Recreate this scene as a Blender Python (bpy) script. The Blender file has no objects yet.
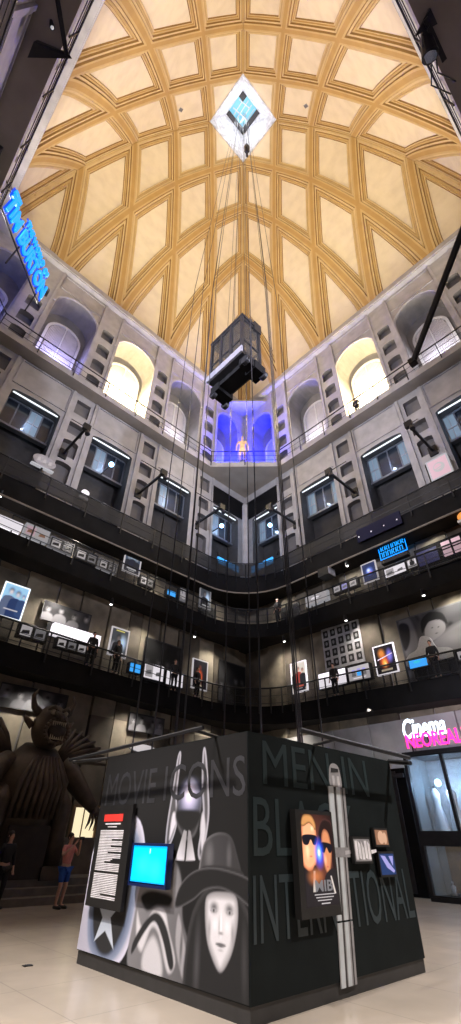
import bpy, bmesh, math, random
from mathutils import Vector, Matrix
random.seed(7)
SC = bpy.context.scene
COL = SC.collection
PI = math.pi
# ------------------------------------------------------------------ camera
cam_d = bpy.data.cameras.new('camera'); cam = bpy.data.objects.new('camera', cam_d); COL.objects.link(cam)
cam_d.sensor_fit = 'VERTICAL'; cam_d.sensor_height = 36.0
cam_d.lens = 428.05*36.0/1024.0; cam_d.clip_start = 0.05; cam_d.clip_end = 300
_y = math.radians(45-2.0617); _p = math.radians(37.4354); _r = math.radians(-1.0366)
def _rot2(v):   # scene axes follow the hall walls; the camera looks at the far corner
    c, s = math.cos(_y), math.sin(_y)
    return Vector((c*v[0]+s*v[1], -s*v[0]+c*v[1], v[2]))
fwd = _rot2((0, math.cos(_p), math.sin(_p))); up0 = _rot2((0, -math.sin(_p), math.cos(_p))); rt0 = _rot2((1, 0, 0))
rt = rt0*math.cos(_r) - up0*math.sin(_r); up = up0*math.cos(_r) + rt0*math.sin(_r)
cam.matrix_world = Matrix(((rt.x, up.x, -fwd.x, -8.2685), (rt.y, up.y, -fwd.y, -7.9871), (rt.z, up.z, -fwd.z, 1.6305), (0, 0, 0, 1)))
SC.camera = cam
# ------------------------------------------------------------------ world, exposure
SC.view_settings.view_transform = 'Standard'
SC.view_settings.look = 'None'; SC.view_settings.gamma = 1.0; SC.view_settings.use_curve_mapping = False
SC.view_settings.exposure = 0.0
w = bpy.data.worlds.new('world'); SC.world = w; w.use_nodes = True
w.node_tree.nodes['Background'].inputs[0].default_value = (0.05, 0.05, 0.06, 1)
w.node_tree.nodes['Background'].inputs[1].default_value = 0.2
# ------------------------------------------------------------------ lights
def light(name, kind, loc, energy, color, target=None, size=0.3, angle=90, blend=0.6, sy=None):
    d = bpy.data.lights.new(name, kind); d.energy = energy; d.color = color
    if kind == 'SPOT': d.spot_size = math.radians(angle); d.spot_blend = blend; d.shadow_soft_size = size
    elif kind == 'POINT': d.shadow_soft_size = size
    elif kind == 'AREA':
        d.size = size
        if sy: d.shape = 'RECTANGLE'; d.size_y = sy
    o = bpy.data.objects.new(name, d); COL.objects.link(o); o.location = loc
    if target is not None:
        o.rotation_euler = (Vector(target)-Vector(loc)).to_track_quat('-Z', 'Y').to_euler()
    return o
WARM = (1.0, 0.90, 0.74)
for sx in (-1, 1):          # dome uplights standing on the upper gallery, each crossing to the opposite slope
    for u in (-8.3, -2.75, 2.75, 8.3):
        light('dome_uplight', 'SPOT', (sx*12.2, u, 29.5), 3200, WARM, (-sx*3.5, u*0.6, 58), 0.5, 98, 1.0)
        light('dome_uplight', 'SPOT', (u, sx*12.2, 29.5), 3200, WARM, (u*0.6, -sx*3.5, 58), 0.5, 98, 1.0)
COOL = (0.86, 0.86, 1.0)
for (x, y, tx, ty, e) in ((-10.0, -2.5, 13, 6, 9500), (-2.5, -10.0, 6, 13, 9500), (-10, 5.5, 13, -3, 7500), (5.5, -10, -4, 13, 6500)):
    light('wall_washer', 'SPOT', (x, y, 17.5), e, COOL, (tx, ty, 24.5), 0.3, 75, 1.0)
NEUT = (1.0, 0.91, 0.83)
light('floor_spot', 'SPOT', (-10.9, 2.0, 14.6), 13500, NEUT, (-5.2, -0.8, 0), 0.25, 50, 1.0)
light('floor_spot', 'SPOT', (4.0, -10.9, 14.6), 13500, NEUT, (1.2, -4.2, 0), 0.25, 50, 1.0)
light('floor_spot', 'SPOT', (-11.2, -3.5, 14.6), 7000, NEUT, (-5.5, -4.5, 0), 0.25, 55, 1.0)
light('floor_spot', 'SPOT', (-4.5, 11.2, 14.6), 700, NEUT, (-3.5, 3.5, 0), 0.25, 55, 1.0)
light('floor_spot', 'SPOT', (11.2, -3.5, 14.6), 4000, COOL, (5.0, -2.5, 0), 0.25, 60, 1.0)
# ------------------------------------------------------------------ materials
MATS = {}
def mat(name, col, rough=0.6, metal=0.0, noise=0.0, scale=3.0, bump=0.0, emit=None, estr=0.0, alpha=1.0, spec=None):
    m = bpy.data.materials.new(name); m.use_nodes = True; nt = m.node_tree; b = nt.nodes['Principled BSDF']
    b.inputs['Base Color'].default_value = (*col, 1); b.inputs['Roughness'].default_value = rough; b.inputs['Metallic'].default_value = metal
    if spec is not None: b.inputs['Specular IOR Level'].default_value = spec
    if noise or bump:
        tc = nt.nodes.new('ShaderNodeTexCoord'); nz = nt.nodes.new('ShaderNodeTexNoise')
        nz.inputs['Scale'].default_value = scale; nz.inputs['Detail'].default_value = 6
        nt.links.new(tc.outputs['Object'], nz.inputs['Vector'])
    if noise:
        r = nt.nodes.new('ShaderNodeValToRGB')
        r.color_ramp.elements[0].position = 0.3; r.color_ramp.elements[1].position = 0.7
        r.color_ramp.elements[0].color = (*[max(0, c*(1-noise)) for c in col], 1)
        r.color_ramp.elements[1].color = (*[min(1, c*(1+noise)) for c in col], 1)
        nt.links.new(nz.outputs['Fac'], r.inputs['Fac']); nt.links.new(r.outputs['Color'], b.inputs['Base Color'])
    if bump:
        bp = nt.nodes.new('ShaderNodeBump'); bp.inputs['Strength'].default_value = bump
        nt.links.new(nz.outputs['Fac'], bp.inputs['Height']); nt.links.new(bp.outputs['Normal'], b.inputs['Normal'])
    if emit: b.inputs['Emission Color'].default_value = (*emit, 1); b.inputs['Emission Strength'].default_value = estr
    b.inputs['Alpha'].default_value = alpha
    MATS[name] = m; return m
def em(name, col, s): return mat(name, tuple(c*0.2 for c in col), 0.5, emit=col, estr=s)
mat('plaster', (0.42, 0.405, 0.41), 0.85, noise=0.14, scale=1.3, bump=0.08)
mat('plaster_dark_and_shade', (0.17, 0.16, 0.16), 0.9, noise=0.15, scale=1.5)  # dark lower-wall plaster; in the pier recesses it paints in their shade
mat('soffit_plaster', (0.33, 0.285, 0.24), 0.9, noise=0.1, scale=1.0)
mat('boards', (0.23, 0.195, 0.145), 0.8, noise=0.38, scale=1.1, bump=0.1)
mat('boards_dark', (0.10, 0.082, 0.062), 0.85, noise=0.35, scale=1.4, bump=0.15); mat('wood_brown', (0.20, 0.12, 0.06), 0.7, noise=0.2, scale=4)
mat('black_steel', (0.018, 0.018, 0.022), 0.5, metal=0.3, noise=0.2, scale=6)
mat('gallery_black', (0.008, 0.0078, 0.009), 0.75, noise=0.35, scale=1.2, spec=0.15)
mat('gallery_soffit', (0.022, 0.019, 0.017), 0.85, noise=0.3, scale=0.8, spec=0.2); mat('plaster_niche_shade', (0.24, 0.23, 0.225), 0.9, noise=0.12, scale=1.5); mat('recess_shade', (0.05, 0.048, 0.05), 0.85, noise=0.2, scale=2)  # niche and window-recess colours are darkened to paint in the shade there
mat('rail_steel', (0.018, 0.018, 0.02), 0.5, metal=0.2, noise=0.1, scale=6); mat('dark_steel', (0.06, 0.06, 0.07), 0.4, metal=0.6, noise=0.1, scale=6)
mat('grey_steel', (0.35, 0.35, 0.42), 0.4, metal=0.5, noise=0.1, scale=5)
mat('frame_grey', (0.16, 0.17, 0.20), 0.5, metal=0.3, noise=0.1, scale=5); mat('white_paint', (0.75, 0.75, 0.75), 0.5, noise=0.05, scale=3)
mat('lantern_white', (0.66, 0.67, 0.72), 0.6, noise=0.3, scale=2.5)
mat('curtain', (0.62, 0.60, 0.62), 0.8, noise=0.08, scale=2)
mat('gold', (0.80, 0.58, 0.34), 0.45, metal=0.2, noise=0.2, scale=5)
mat('bronze', (0.070, 0.050, 0.036), 0.55, metal=0.25, noise=0.45, scale=2.2, bump=0.5)
mat('bronze_dark', (0.03, 0.02, 0.015), 0.7, noise=0.3, scale=3)
mat('tooth', (0.35, 0.30, 0.22), 0.6, noise=0.1)
mat('stone_step', (0.16, 0.14, 0.12), 0.7, noise=0.2, scale=3)
mat('box_black', (0.008, 0.011, 0.012), 0.6, noise=0.25, scale=2, spec=.1)
mat('skin', (0.62, 0.36, 0.27), 0.6, noise=0.06, scale=20)
mat('shirt_pink', (0.70, 0.27, 0.25), 0.8, noise=0.08, scale=15)
mat('shorts_blue', (0.02, 0.10, 0.50), 0.8, noise=0.1, scale=15)
mat('cloth_black', (0.015, 0.015, 0.02), 0.85, noise=0.1, scale=15)
mat('cloth_grey', (0.10, 0.10, 0.13), 0.85, noise=0.1, scale=15)
mat('cloth_teal', (0.05, 0.13, 0.12), 0.85, noise=0.1, scale=15)
mat('cloth_white', (0.55, 0.55, 0.58), 0.85, noise=0.1, scale=15)
mat('hair_dark', (0.03, 0.02, 0.015), 0.7, noise=0.2, scale=30)
mat('shoe', (0.05, 0.05, 0.05), 0.6, noise=0.1, scale=10)
mat('lens_glass', (0.3, 0.32, 0.35), 0.1, metal=0.8, noise=0.05)
for i, (n, v) in enumerate((('ink_black', .012), ('ink_dark', .025), ('ink_mid', .13), ('ink_grey', .28), ('ink_light', .50), ('ink_white', .78))):
    mat(n, (v, v*0.98, v*1.04), 0.5, noise=0.18, scale=6)
mat('ink_letter', (0.036, 0.037, 0.044), 0.5, noise=0.3, scale=3); mat('ink_faint', (0.09, 0.095, 0.11), 0.5, noise=0.25, scale=5)
mat('ink_blue_grey', (0.42, 0.46, 0.58), 0.5, noise=0.12, scale=5)
mat('ink_violet', (0.56, 0.54, 0.68), 0.5, noise=0.1, scale=5)
mat('ink_teal', (0.014, 0.026, 0.030), 0.45, noise=0.15, scale=3)
mat('ink_teal_light', (0.020, 0.034, 0.042), 0.45, noise=0.15, scale=3)
mat('ink_red', (0.85, 0.05, 0.04), 0.5, noise=0.1, scale=8)
mat('silver_print', (0.52, 0.56, 0.60), 0.4, noise=0.1, scale=6)
em('screen_cyan', (0.0, 0.45, 1.0), 1.35); em('screen_cyan_light', (0.05, 0.75, 1.0), 1.2)
em('neon_blue', (0.0, 0.22, 1.0), 3.2); em('neon_blue_core', (0.01, 0.36, 1.0), 1.25)
em('neon_edge', (0.0, 0.06, 0.75), 1.2); em('neon_pink', (1.0, 0.03, 0.30), 2.6); em('neon_white', (0.75, 0.88, 1.0), 3.5)
em('lit_white', (0.85, 0.80, 0.86), 1.5); em('lit_soft', (0.62, 0.58, 0.60), 0.8); em('lit_dim', (0.30, 0.29, 0.31), 0.6)
em('lit_blue', (0.05, 0.40, 1.0), 1.6); em('lit_deepblue', (0.03, 0.035, 0.16), 0.5); mat('blue_light_paint', (0.004, 0.005, 0.035), 0.6, spec=.2); em('lit_pink', (0.75, 0.50, 0.58), 0.9)  # the deep blue without emission paints blue light onto the fascia
em('lit_warm', (1.0, 0.86, 0.55), 1.0); em('lit_red', (0.9, 0.10, 0.05), 0.9); em('lit_orange', (1.0, 0.38, 0.08), 0.9)
em('lit_skin', (0.75, 0.45, 0.30), 0.8); em('lit_skin_dark', (0.35, 0.17, 0.10), 0.8); em('lit_navy', (0.02, 0.06, 0.22), 0.6); mat('bezel_blue', (0.01, 0.02, 0.09), 0.3); em('lit_skyblue', (0.35, 0.62, 0.95), 0.9)
em('lit_violet', (0.38, 0.36, 0.75), 0.9); em('window_blue', (0.30, 0.42, 0.56), 0.5); mat('window_dim', (0.02, 0.025, 0.035), 0.15)
em('lamp_blue', (0.35, 0.65, 1.0), 9.0); em('lamp_white', (1.0, 0.98, 0.95), 7.0); em('pane_cyan', (0.22, 0.62, 0.85), 0.95)
em('lit_black', (0.004, 0.004, 0.006), 0.1); em('tube_white', (0.9, 0.95, 1.0), 1.2); em('gleam_white', (0.7, 0.7, 0.75), 0.6)
def glassmat(name, col, fac, rough=0.1):
    m = bpy.data.materials.new(name); m.use_nodes = True; nt = m.node_tree; nt.nodes.clear()
    o = nt.nodes.new('ShaderNodeOutputMaterial'); mx = nt.nodes.new('ShaderNodeMixShader'); t = nt.nodes.new('ShaderNodeBsdfTransparent')
    g = nt.nodes.new('ShaderNodeBsdfPrincipled'); g.inputs['Base Color'].default_value = (*col, 1); g.inputs['Roughness'].default_value = rough
    mx.inputs[0].default_value = fac
    nt.links.new(t.outputs[0], mx.inputs[1]); nt.links.new(g.outputs[0], mx.inputs[2]); nt.links.new(mx.outputs[0], o.inputs[0]); MATS[name] = m
glassmat('railing_mesh', (0.010, 0.010, 0.012), 0.93, 0.7)
glassmat('railing_net', (0.012, 0.012, 0.015), 0.42, 0.7)
glassmat('clear_glass', (0.35, 0.42, 0.48), 0.22, 0.05)
glassmat('lift_glass', (0.10, 0.09, 0.08), 0.30, 0.05)
def floor_mat():
    m = bpy.data.materials.new('floor_stone'); m.use_nodes = True; nt = m.node_tree; b = nt.nodes['Principled BSDF']
    tc = nt.nodes.new('ShaderNodeTexCoord'); br = nt.nodes.new('ShaderNodeTexBrick'); nz = nt.nodes.new('ShaderNodeTexNoise')
    br.offset = 0.0; br.inputs['Scale'].default_value = 0.33; br.inputs['Mortar Size'].default_value = 0.003
    br.inputs['Brick Width'].default_value = 0.5; br.inputs['Row Height'].default_value = 0.5
    br.inputs['Color1'].default_value = (0.50, 0.43, 0.36, 1); br.inputs['Color2'].default_value = (0.47, 0.41, 0.345, 1); br.inputs['Mortar'].default_value = (0.38, 0.33, 0.28, 1)
    nz.inputs['Scale'].default_value = 1.2; nz.inputs['Detail'].default_value = 8
    mx = nt.nodes.new('ShaderNodeMixRGB'); mx.blend_type = 'MULTIPLY'; mx.inputs[0].default_value = 0.35
    nt.links.new(tc.outputs['Object'], br.inputs['Vector']); nt.links.new(tc.outputs['Object'], nz.inputs['Vector'])
    nt.links.new(br.outputs['Color'], mx.inputs[1]); nt.links.new(nz.outputs['Fac'], mx.inputs[2]); nt.links.new(mx.outputs[0], b.inputs['Base Color'])
    b.inputs['Roughness'].default_value = 0.24; MATS['floor_stone'] = m
floor_mat()
CELL = 5.282
def dome_mat():
    m = bpy.data.materials.new('dome_vault'); m.use_nodes = True; nt = m.node_tree; b = nt.nodes['Principled BSDF']
    N = nt.nodes.new; L = nt.links.new
    tc = N('ShaderNodeTexCoord'); sp = N('ShaderNodeSeparateXYZ'); L(tc.outputs['Object'], sp.inputs[0])
    def mth(op, a, c=None, clamp=False):
        n = N('ShaderNodeMath'); n.operation = op; n.use_clamp = clamp
        for i, v in enumerate((a, c)):
            if v is None: continue
            if isinstance(v, (int, float)): n.inputs[i].default_value = v
            else: L(v, n.inputs[i])
        return n.outputs[0]
    def dist(op):
        s = mth(op, sp.outputs[0], sp.outputs[1]); s = mth('DIVIDE', s, CELL); s = mth('ADD', s, 50.5); f = mth('FRACT', s); f = mth('SUBTRACT', f, 0.5)
        return mth('MULTIPLY', mth('ABSOLUTE', f), CELL/math.sqrt(2))
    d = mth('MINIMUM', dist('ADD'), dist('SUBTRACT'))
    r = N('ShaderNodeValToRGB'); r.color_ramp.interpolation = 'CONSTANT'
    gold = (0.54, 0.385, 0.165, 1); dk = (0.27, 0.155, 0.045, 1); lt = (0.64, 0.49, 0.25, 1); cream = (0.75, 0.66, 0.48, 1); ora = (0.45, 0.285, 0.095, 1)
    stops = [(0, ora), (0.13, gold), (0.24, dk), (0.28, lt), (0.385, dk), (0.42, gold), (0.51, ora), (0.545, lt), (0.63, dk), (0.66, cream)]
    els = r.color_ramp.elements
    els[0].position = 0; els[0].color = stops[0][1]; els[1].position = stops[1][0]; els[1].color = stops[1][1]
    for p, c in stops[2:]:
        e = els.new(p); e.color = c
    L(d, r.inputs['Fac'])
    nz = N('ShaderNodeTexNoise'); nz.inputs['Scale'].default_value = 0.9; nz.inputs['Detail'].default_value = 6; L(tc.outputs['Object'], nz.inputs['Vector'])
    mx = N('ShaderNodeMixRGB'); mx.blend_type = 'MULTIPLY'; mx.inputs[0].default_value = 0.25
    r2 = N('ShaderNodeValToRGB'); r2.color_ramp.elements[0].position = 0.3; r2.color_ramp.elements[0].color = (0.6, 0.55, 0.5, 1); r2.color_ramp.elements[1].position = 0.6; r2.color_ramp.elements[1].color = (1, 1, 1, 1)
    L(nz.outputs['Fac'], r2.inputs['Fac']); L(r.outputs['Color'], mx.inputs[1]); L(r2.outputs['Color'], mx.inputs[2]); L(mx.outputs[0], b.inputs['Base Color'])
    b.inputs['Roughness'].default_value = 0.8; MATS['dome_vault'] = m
dome_mat()
# ------------------------------------------------------------------ helpers
def origin(parent):
    o = Vector((0, 0, 0))
    while parent is not None: o += Vector(parent.location); parent = parent.parent
    return o
def tag(o, label=None, cat=None, group=None, kind=None):
    if label: o['label'] = label
    if cat: o['category'] = cat
    if group: o['group'] = group
    if kind: o['kind'] = kind
    return o
def thing(name, label, cat, loc=(0, 0, 0), group=None):
    o = bpy.data.objects.new(name, None); o.empty_display_size = 0.2; COL.objects.link(o); o.location = loc
    return tag(o, label, cat, group)
class MB:
    def __init__(s): s.v = []; s.f = []; s.m = []; s.cur = 0
    def add(s, vs, fs):
        n = len(s.v); s.v += [Vector(p) for p in vs]; s.f += [[i+n for i in f] for f in fs]; s.m += [s.cur]*len(fs); return s
    def box(s, a, b):
        x0, y0, z0 = a; x1, y1, z1 = b
        return s.add([(x0,y0,z0),(x1,y0,z0),(x1,y1,z0),(x0,y1,z0),(x0,y0,z1),(x1,y0,z1),(x1,y1,z1),(x0,y1,z1)],
                     [(0,3,2,1),(4,5,6,7),(0,1,5,4),(1,2,6,5),(2,3,7,6),(3,0,4,7)])
    def tube(s, pts, r, n=8, cap=True):
        pts = [Vector(p) for p in pts]; R = r if isinstance(r, (list, tuple)) else [r]*len(pts)
        rings = []; prev = None
        for i, p in enumerate(pts):
            t = (pts[min(i+1, len(pts)-1)]-pts[max(i-1, 0)]).normalized()
            if prev is None: a = t.orthogonal().normalized()
            else: a = (prev - t*prev.dot(t)).normalized()
            prev = a; b = t.cross(a); rings.append([p+(a*math.cos(2*PI*k/n)+b*math.sin(2*PI*k/n))*R[i] for k in range(n)])
        vs = [q for rg in rings for q in rg]; fs = []
        for i in range(len(pts)-1):
            for k in range(n): fs.append((i*n+k, i*n+(k+1) % n, (i+1)*n+(k+1) % n, (i+1)*n+k))
        if cap: fs.append(tuple(range(n))[::-1]); fs.append(tuple((len(pts)-1)*n+k for k in range(n)))
        return s.add(vs, fs)
    def sphere(s, c, r, nu=12, nv=8):
        c = Vector(c); rr = Vector(r) if isinstance(r, (tuple, list)) else Vector((r, r, r)); vs = []; fs = []
        for j in range(nv+1):
            th = PI*j/nv
            for i in range(nu):
                ph = 2*PI*i/nu; vs.append(c+Vector((rr.x*math.sin(th)*math.cos(ph), rr.y*math.sin(th)*math.sin(ph), rr.z*math.cos(th))))
        for j in range(nv):
            for i in range(nu): fs.append((j*nu+i, (j+1)*nu+i, (j+1)*nu+(i+1) % nu, j*nu+(i+1) % nu))
        return s.add(vs, fs)
    def build(s, name, m, parent=None, smooth=False, kind=None):
        me = bpy.data.meshes.new(name); o_ = origin(parent)
        me.from_pydata([tuple(p-o_) for p in s.v], [], s.f)
        ms = m if isinstance(m, (list, tuple)) else [m]
        for q in ms: me.materials.append(MATS[q])
        if len(ms) > 1:
            for p, k in zip(me.polygons, s.m): p.material_index = k
        if smooth:
            for p in me.polygons: p.use_smooth = True
        me.validate(); me.update()
        o = bpy.data.objects.new(name, me); COL.objects.link(o)
        if parent is not None: o.parent = parent
        if kind: o['kind'] = kind
        return o
class Fr:   # a frame on a wall or panel: x right as seen by the viewer, y up, n towards the viewer
    def __init__(s, O, X, N, Y=(0, 0, 1)): s.O = Vector(O); s.X = Vector(X).normalized(); s.N = Vector(N).normalized(); s.Y = Vector(Y).normalized()
    def p(s, x, y, n=0): return s.O+s.X*x+s.Y*y+s.N*n
    def sub(s, x, y, n=0, ang=0):
        c, q = math.cos(ang), math.sin(ang)
        return Fr(s.p(x, y, n), s.X*c+s.Y*q, s.N, s.Y*c-s.X*q)
    def box(s, mb, x0, x1, y0, y1, n0, n1):
        vs = [s.p(x, y, n) for n in (n0, n1) for x, y in ((x0, y0), (x1, y0), (x1, y1), (x0, y1))]
        return mb.add(vs, [(0,3,2,1),(4,5,6,7),(0,1,5,4),(1,2,6,5),(2,3,7,6),(3,0,4,7)])
    def poly(s, mb, pts, n=0.0, th=0.0):
        k = len(pts); a = [s.p(x, y, n) for x, y in pts]
        if th == 0: return mb.add(a, [tuple(range(k))])
        b = [s.p(x, y, n-th) for x, y in pts]
        return mb.add(a+b, [tuple(range(k)), tuple(range(2*k-1, k-1, -1))]+[(i, i+k, (i+1) % k+k, (i+1) % k) for i in range(k)])
    def ell(s, mb, cx, cy, rx, ry, n=0.0, k=20, a0=0, a1=2*PI, th=0.0):
        return s.poly(mb, [(cx+rx*math.cos(a0+(a1-a0)*i/k), cy+ry*math.sin(a0+(a1-a0)*i/k)) for i in range(k if a1-a0 > 6.2 else k+1)], n, th)
    def frame(s, mb, x0, x1, y0, y1, t, n0, n1):
        s.box(mb, x0, x1, y0, y0+t, n0, n1); s.box(mb, x0, x1, y1-t, y1, n0, n1)
        s.box(mb, x0, x0+t, y0+t, y1-t, n0, n1); s.box(mb, x1-t, x1, y0+t, y1-t, n0, n1); return mb
    def text(s, mb, txt, x0, x1, y0, y1, n=0.0, th=0.01, bold=0.0, shear=0.0):
        cu = bpy.data.curves.new('t', 'FONT'); cu.body = txt; cu.offset = bold; cu.extrude = 0.05; cu.shear = shear; cu.resolution_u = 3
        ob = bpy.data.objects.new('t', cu); COL.objects.link(ob)
        dg = bpy.context.evaluated_depsgraph_get(); me = bpy.data.meshes.new_from_object(ob.evaluated_get(dg))
        bpy.data.objects.remove(ob); bpy.data.curves.remove(cu)
        V = [v.co.copy() for v in me.vertices]; F = [tuple(p.vertices) for p in me.polygons]; bpy.data.meshes.remove(me)
        ax = min(v.x for v in V); bx = max(v.x for v in V); ay = min(v.y for v in V); by = max(v.y for v in V)
        return mb.add([s.p(x0+(v.x-ax)/(bx-ax)*(x1-x0), y0+(v.y-ay)/(by-ay)*(y1-y0), n+(th if v.z > 0 else 0)) for v in V], F)
H = 13.0
SIDES = ('far_right', 'far_left', 'near_left', 'near_right')
def FW(side, u, d, z):      # wall frame: u runs along the wall towards the far end, d away from the wall into the hall
    if side == 'far_right': return Fr((H-d, u, z), (0, -1, 0), (-1, 0, 0))
    if side == 'far_left': return Fr((u, H-d, z), (1, 0, 0), (0, -1, 0))
    if side == 'near_left': return Fr((-H+d, u, z), (0, 1, 0), (1, 0, 0))
    return Fr((u, -H+d, z), (-1, 0, 0), (0, 1, 0))
# ------------------------------------------------------------------ floor and walls
MB().box((-13.6, -13.6, -0.3), (13.6, 13.6, 0)).build('floor', 'floor_stone', kind='structure')
def wall_column(mb, F, x0, x1, z0, z1, holes, N=14):
    """strip of wall with holes (xa, xb, zb, zs, rise, depth): reveals and a back face; material 0 wall, 1 recess"""
    z = z0
    if not holes:
        F.poly(mb, [(x0, z0), (x1, z0), (x1, z1), (x0, z1)]); return
    xa, xb = holes[0][0], holes[0][1]
    for a, b in ((x0, xa), (xb, x1)):
        if b-a > 1e-4: F.poly(mb, [(a, z0), (b, z0), (b, z1), (a, z1)])
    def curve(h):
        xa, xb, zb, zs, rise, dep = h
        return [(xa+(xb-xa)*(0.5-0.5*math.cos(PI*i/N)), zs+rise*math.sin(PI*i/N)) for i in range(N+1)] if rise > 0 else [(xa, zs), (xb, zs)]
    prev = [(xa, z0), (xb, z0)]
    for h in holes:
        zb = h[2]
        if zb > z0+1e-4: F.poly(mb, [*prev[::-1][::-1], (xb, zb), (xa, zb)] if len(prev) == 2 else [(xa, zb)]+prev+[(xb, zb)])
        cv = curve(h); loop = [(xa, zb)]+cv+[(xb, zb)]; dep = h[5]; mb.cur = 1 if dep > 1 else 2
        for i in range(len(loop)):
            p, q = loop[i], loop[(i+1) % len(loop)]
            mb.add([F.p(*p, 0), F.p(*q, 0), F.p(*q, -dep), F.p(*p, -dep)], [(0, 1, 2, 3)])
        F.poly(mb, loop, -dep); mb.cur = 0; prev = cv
    last = prev
    for i in range(len(last)-1):
        F.poly(mb, [last[i], last[i+1], (last[i+1][0], z1), (last[i][0], z1)])
win_n = [0]
BAYS = [(-10.7, 2.6), (-5.45, 3.4), (0.0, 3.7), (5.45, 3.4), (10.7, 2.6)]
PIERS = [-8.3, -2.75, 2.75, 8.3]
def build_wall(side):
    F = FW(side, 0, 0, 0)
    # arcade storey
    mb = MB()
    edges = sorted([b[0]-b[1]/2-0.25 for b in BAYS]+[b[0]+b[1]/2+0.25 for b in BAYS])
    cols = []
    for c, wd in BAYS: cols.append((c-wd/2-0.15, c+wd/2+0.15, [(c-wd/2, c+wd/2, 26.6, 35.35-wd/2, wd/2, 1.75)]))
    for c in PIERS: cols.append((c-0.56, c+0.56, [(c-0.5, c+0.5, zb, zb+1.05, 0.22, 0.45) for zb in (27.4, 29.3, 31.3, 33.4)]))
    cols.sort(); x = -13.0; full = []
    for c in cols:
        if c[0] > x: full.append((x, c[0], []))
        full.append(c); x = c[1]
    full.append((x, 13.0, []))
    for a, b, h in full: wall_column(mb, F, a, b, 26.3, 38.6, h)
    mb.build('wall_'+side+'_arcade', ['plaster', 'plaster_niche_shade', 'plaster_dark_and_shade'], kind='structure')
    # window storey
    mb = MB(); cols = []
    for c, wd in BAYS:
        wd = 3.1 if wd > 3 else 2.9
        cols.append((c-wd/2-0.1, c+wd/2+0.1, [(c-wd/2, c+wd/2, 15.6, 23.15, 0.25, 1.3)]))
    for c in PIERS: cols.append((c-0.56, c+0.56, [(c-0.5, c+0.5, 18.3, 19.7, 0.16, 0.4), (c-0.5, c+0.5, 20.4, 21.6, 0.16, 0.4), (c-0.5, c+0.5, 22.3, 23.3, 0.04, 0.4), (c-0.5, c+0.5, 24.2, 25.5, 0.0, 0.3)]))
    cols.sort(); x = -13.0; full = []
    for c in cols:
        if c[0] > x: full.append((x, c[0], []))
        full.append(c); x = c[1]
    full.append((x, 13.0, []))
    for a, b, h in full: wall_column(mb, F, a, b, 15.4, 26.3, h)
    mb.build('wall_'+side+'_windows', ['plaster', 'recess_shade', 'plaster_dark_and_shade'], kind='structure')
    # mouldings: pilaster strips, panel frames, arch archivolts
    mb = MB()
    for c in PIERS:
        for e in (-0.95, 0.75): F.box(mb, c+e, c+e+0.2, 26.6, 37.7, 0, 0.12); F.box(mb, c+e, c+e+0.2, 15.6, 26.0, 0, 0.14)
    for c, wd in BAYS:
        r0 = wd/2+0.05; zs = 35.35-wd/2
        for i in range(16):
            a0, a1 = PI*i/16, PI*(i+1)/16
            q = [(c-r0*math.cos(a0), zs+r0*math.sin(a0)), (c-(r0+.16)*math.cos(a0), zs+(r0+.16)*math.sin(a0)), (c-(r0+.16)*math.cos(a1), zs+(r0+.16)*math.sin(a1)), (c-r0*math.cos(a1), zs+r0*math.sin(a1))]
            F.poly(mb, q, 0.1, 0.1)
        if abs(c) < 9: F.frame(mb, c-1.75, c+1.75, 23.75, 26.0, 0.1, 0, 0.07); F.frame(mb, c-1.85, c+1.85, 35.7, 37.5, 0.07, 0, 0.06)
    F.box(mb, -13, 13, 37.75, 38.6, 0, 0.4); F.box(mb, -13, 13, 37.9, 38.1, 0.4, 0.46)
    mb.build('trim_'+side, 'plaster', kind='structure')
    # inside the arches: arched window in the back wall with curtains
    for c, wd in BAYS:
        win_n[0] += 1
        G = FW(side, 0, -1.7, 0); r = wd/2-0.3; zs = 32.9-(1.9-wd/2); mb = MB()
        sgn = 1 if side in ('far_left', 'near_left') else -1
        cx = c*1
        for i in range(14):
            a0, a1 = PI*i/14, PI*(i+1)/14
            G.poly(mb, [(cx*sgn*sgn-r*math.cos(a0), zs+r*math.sin(a0)), (cx-(r-.2)*math.cos(a0), zs+(r-.2)*math.sin(a0)), (cx-(r-.2)*math.cos(a1), zs+(r-.2)*math.sin(a1)), (cx-r*math.cos(a1), zs+r*math.sin(a1))], 0.1, 0.1)
        G.box(mb, cx-r, cx-r+.2, 26.7, zs, 0, .1); G.box(mb, cx+r-.2, cx+r, 26.7, zs, 0, .1); G.box(mb, cx-.06, cx+.06, 26.7, zs+r-.1, 0, .08)
        wo = mb.build('window_%d' % win_n[0], 'white_paint', kind='structure')
        cb = MB(); k = 22; half = r-0.22
        for sx in (-1, 1):
            for i in range(k):
                xa = cx+sx*(0.08+(half-0.08)*i/k); xb = cx+sx*(0.08+(half-0.08)*(i+1)/k); top = zs+math.sqrt(max(0, half*half-(xb-cx)**2))*0.98
                cb.add([G.p(xa, 26.75, .02+.05*(i % 2)), G.p(xb, 26.75, .02+.05*((i+1) % 2)), G.p(xb, top, .02+.05*((i+1) % 2)), G.p(xa, top, .02+.05*(i % 2))], [(0, 1, 2, 3)])
        cb.build('curtain', 'curtain', wo)
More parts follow.
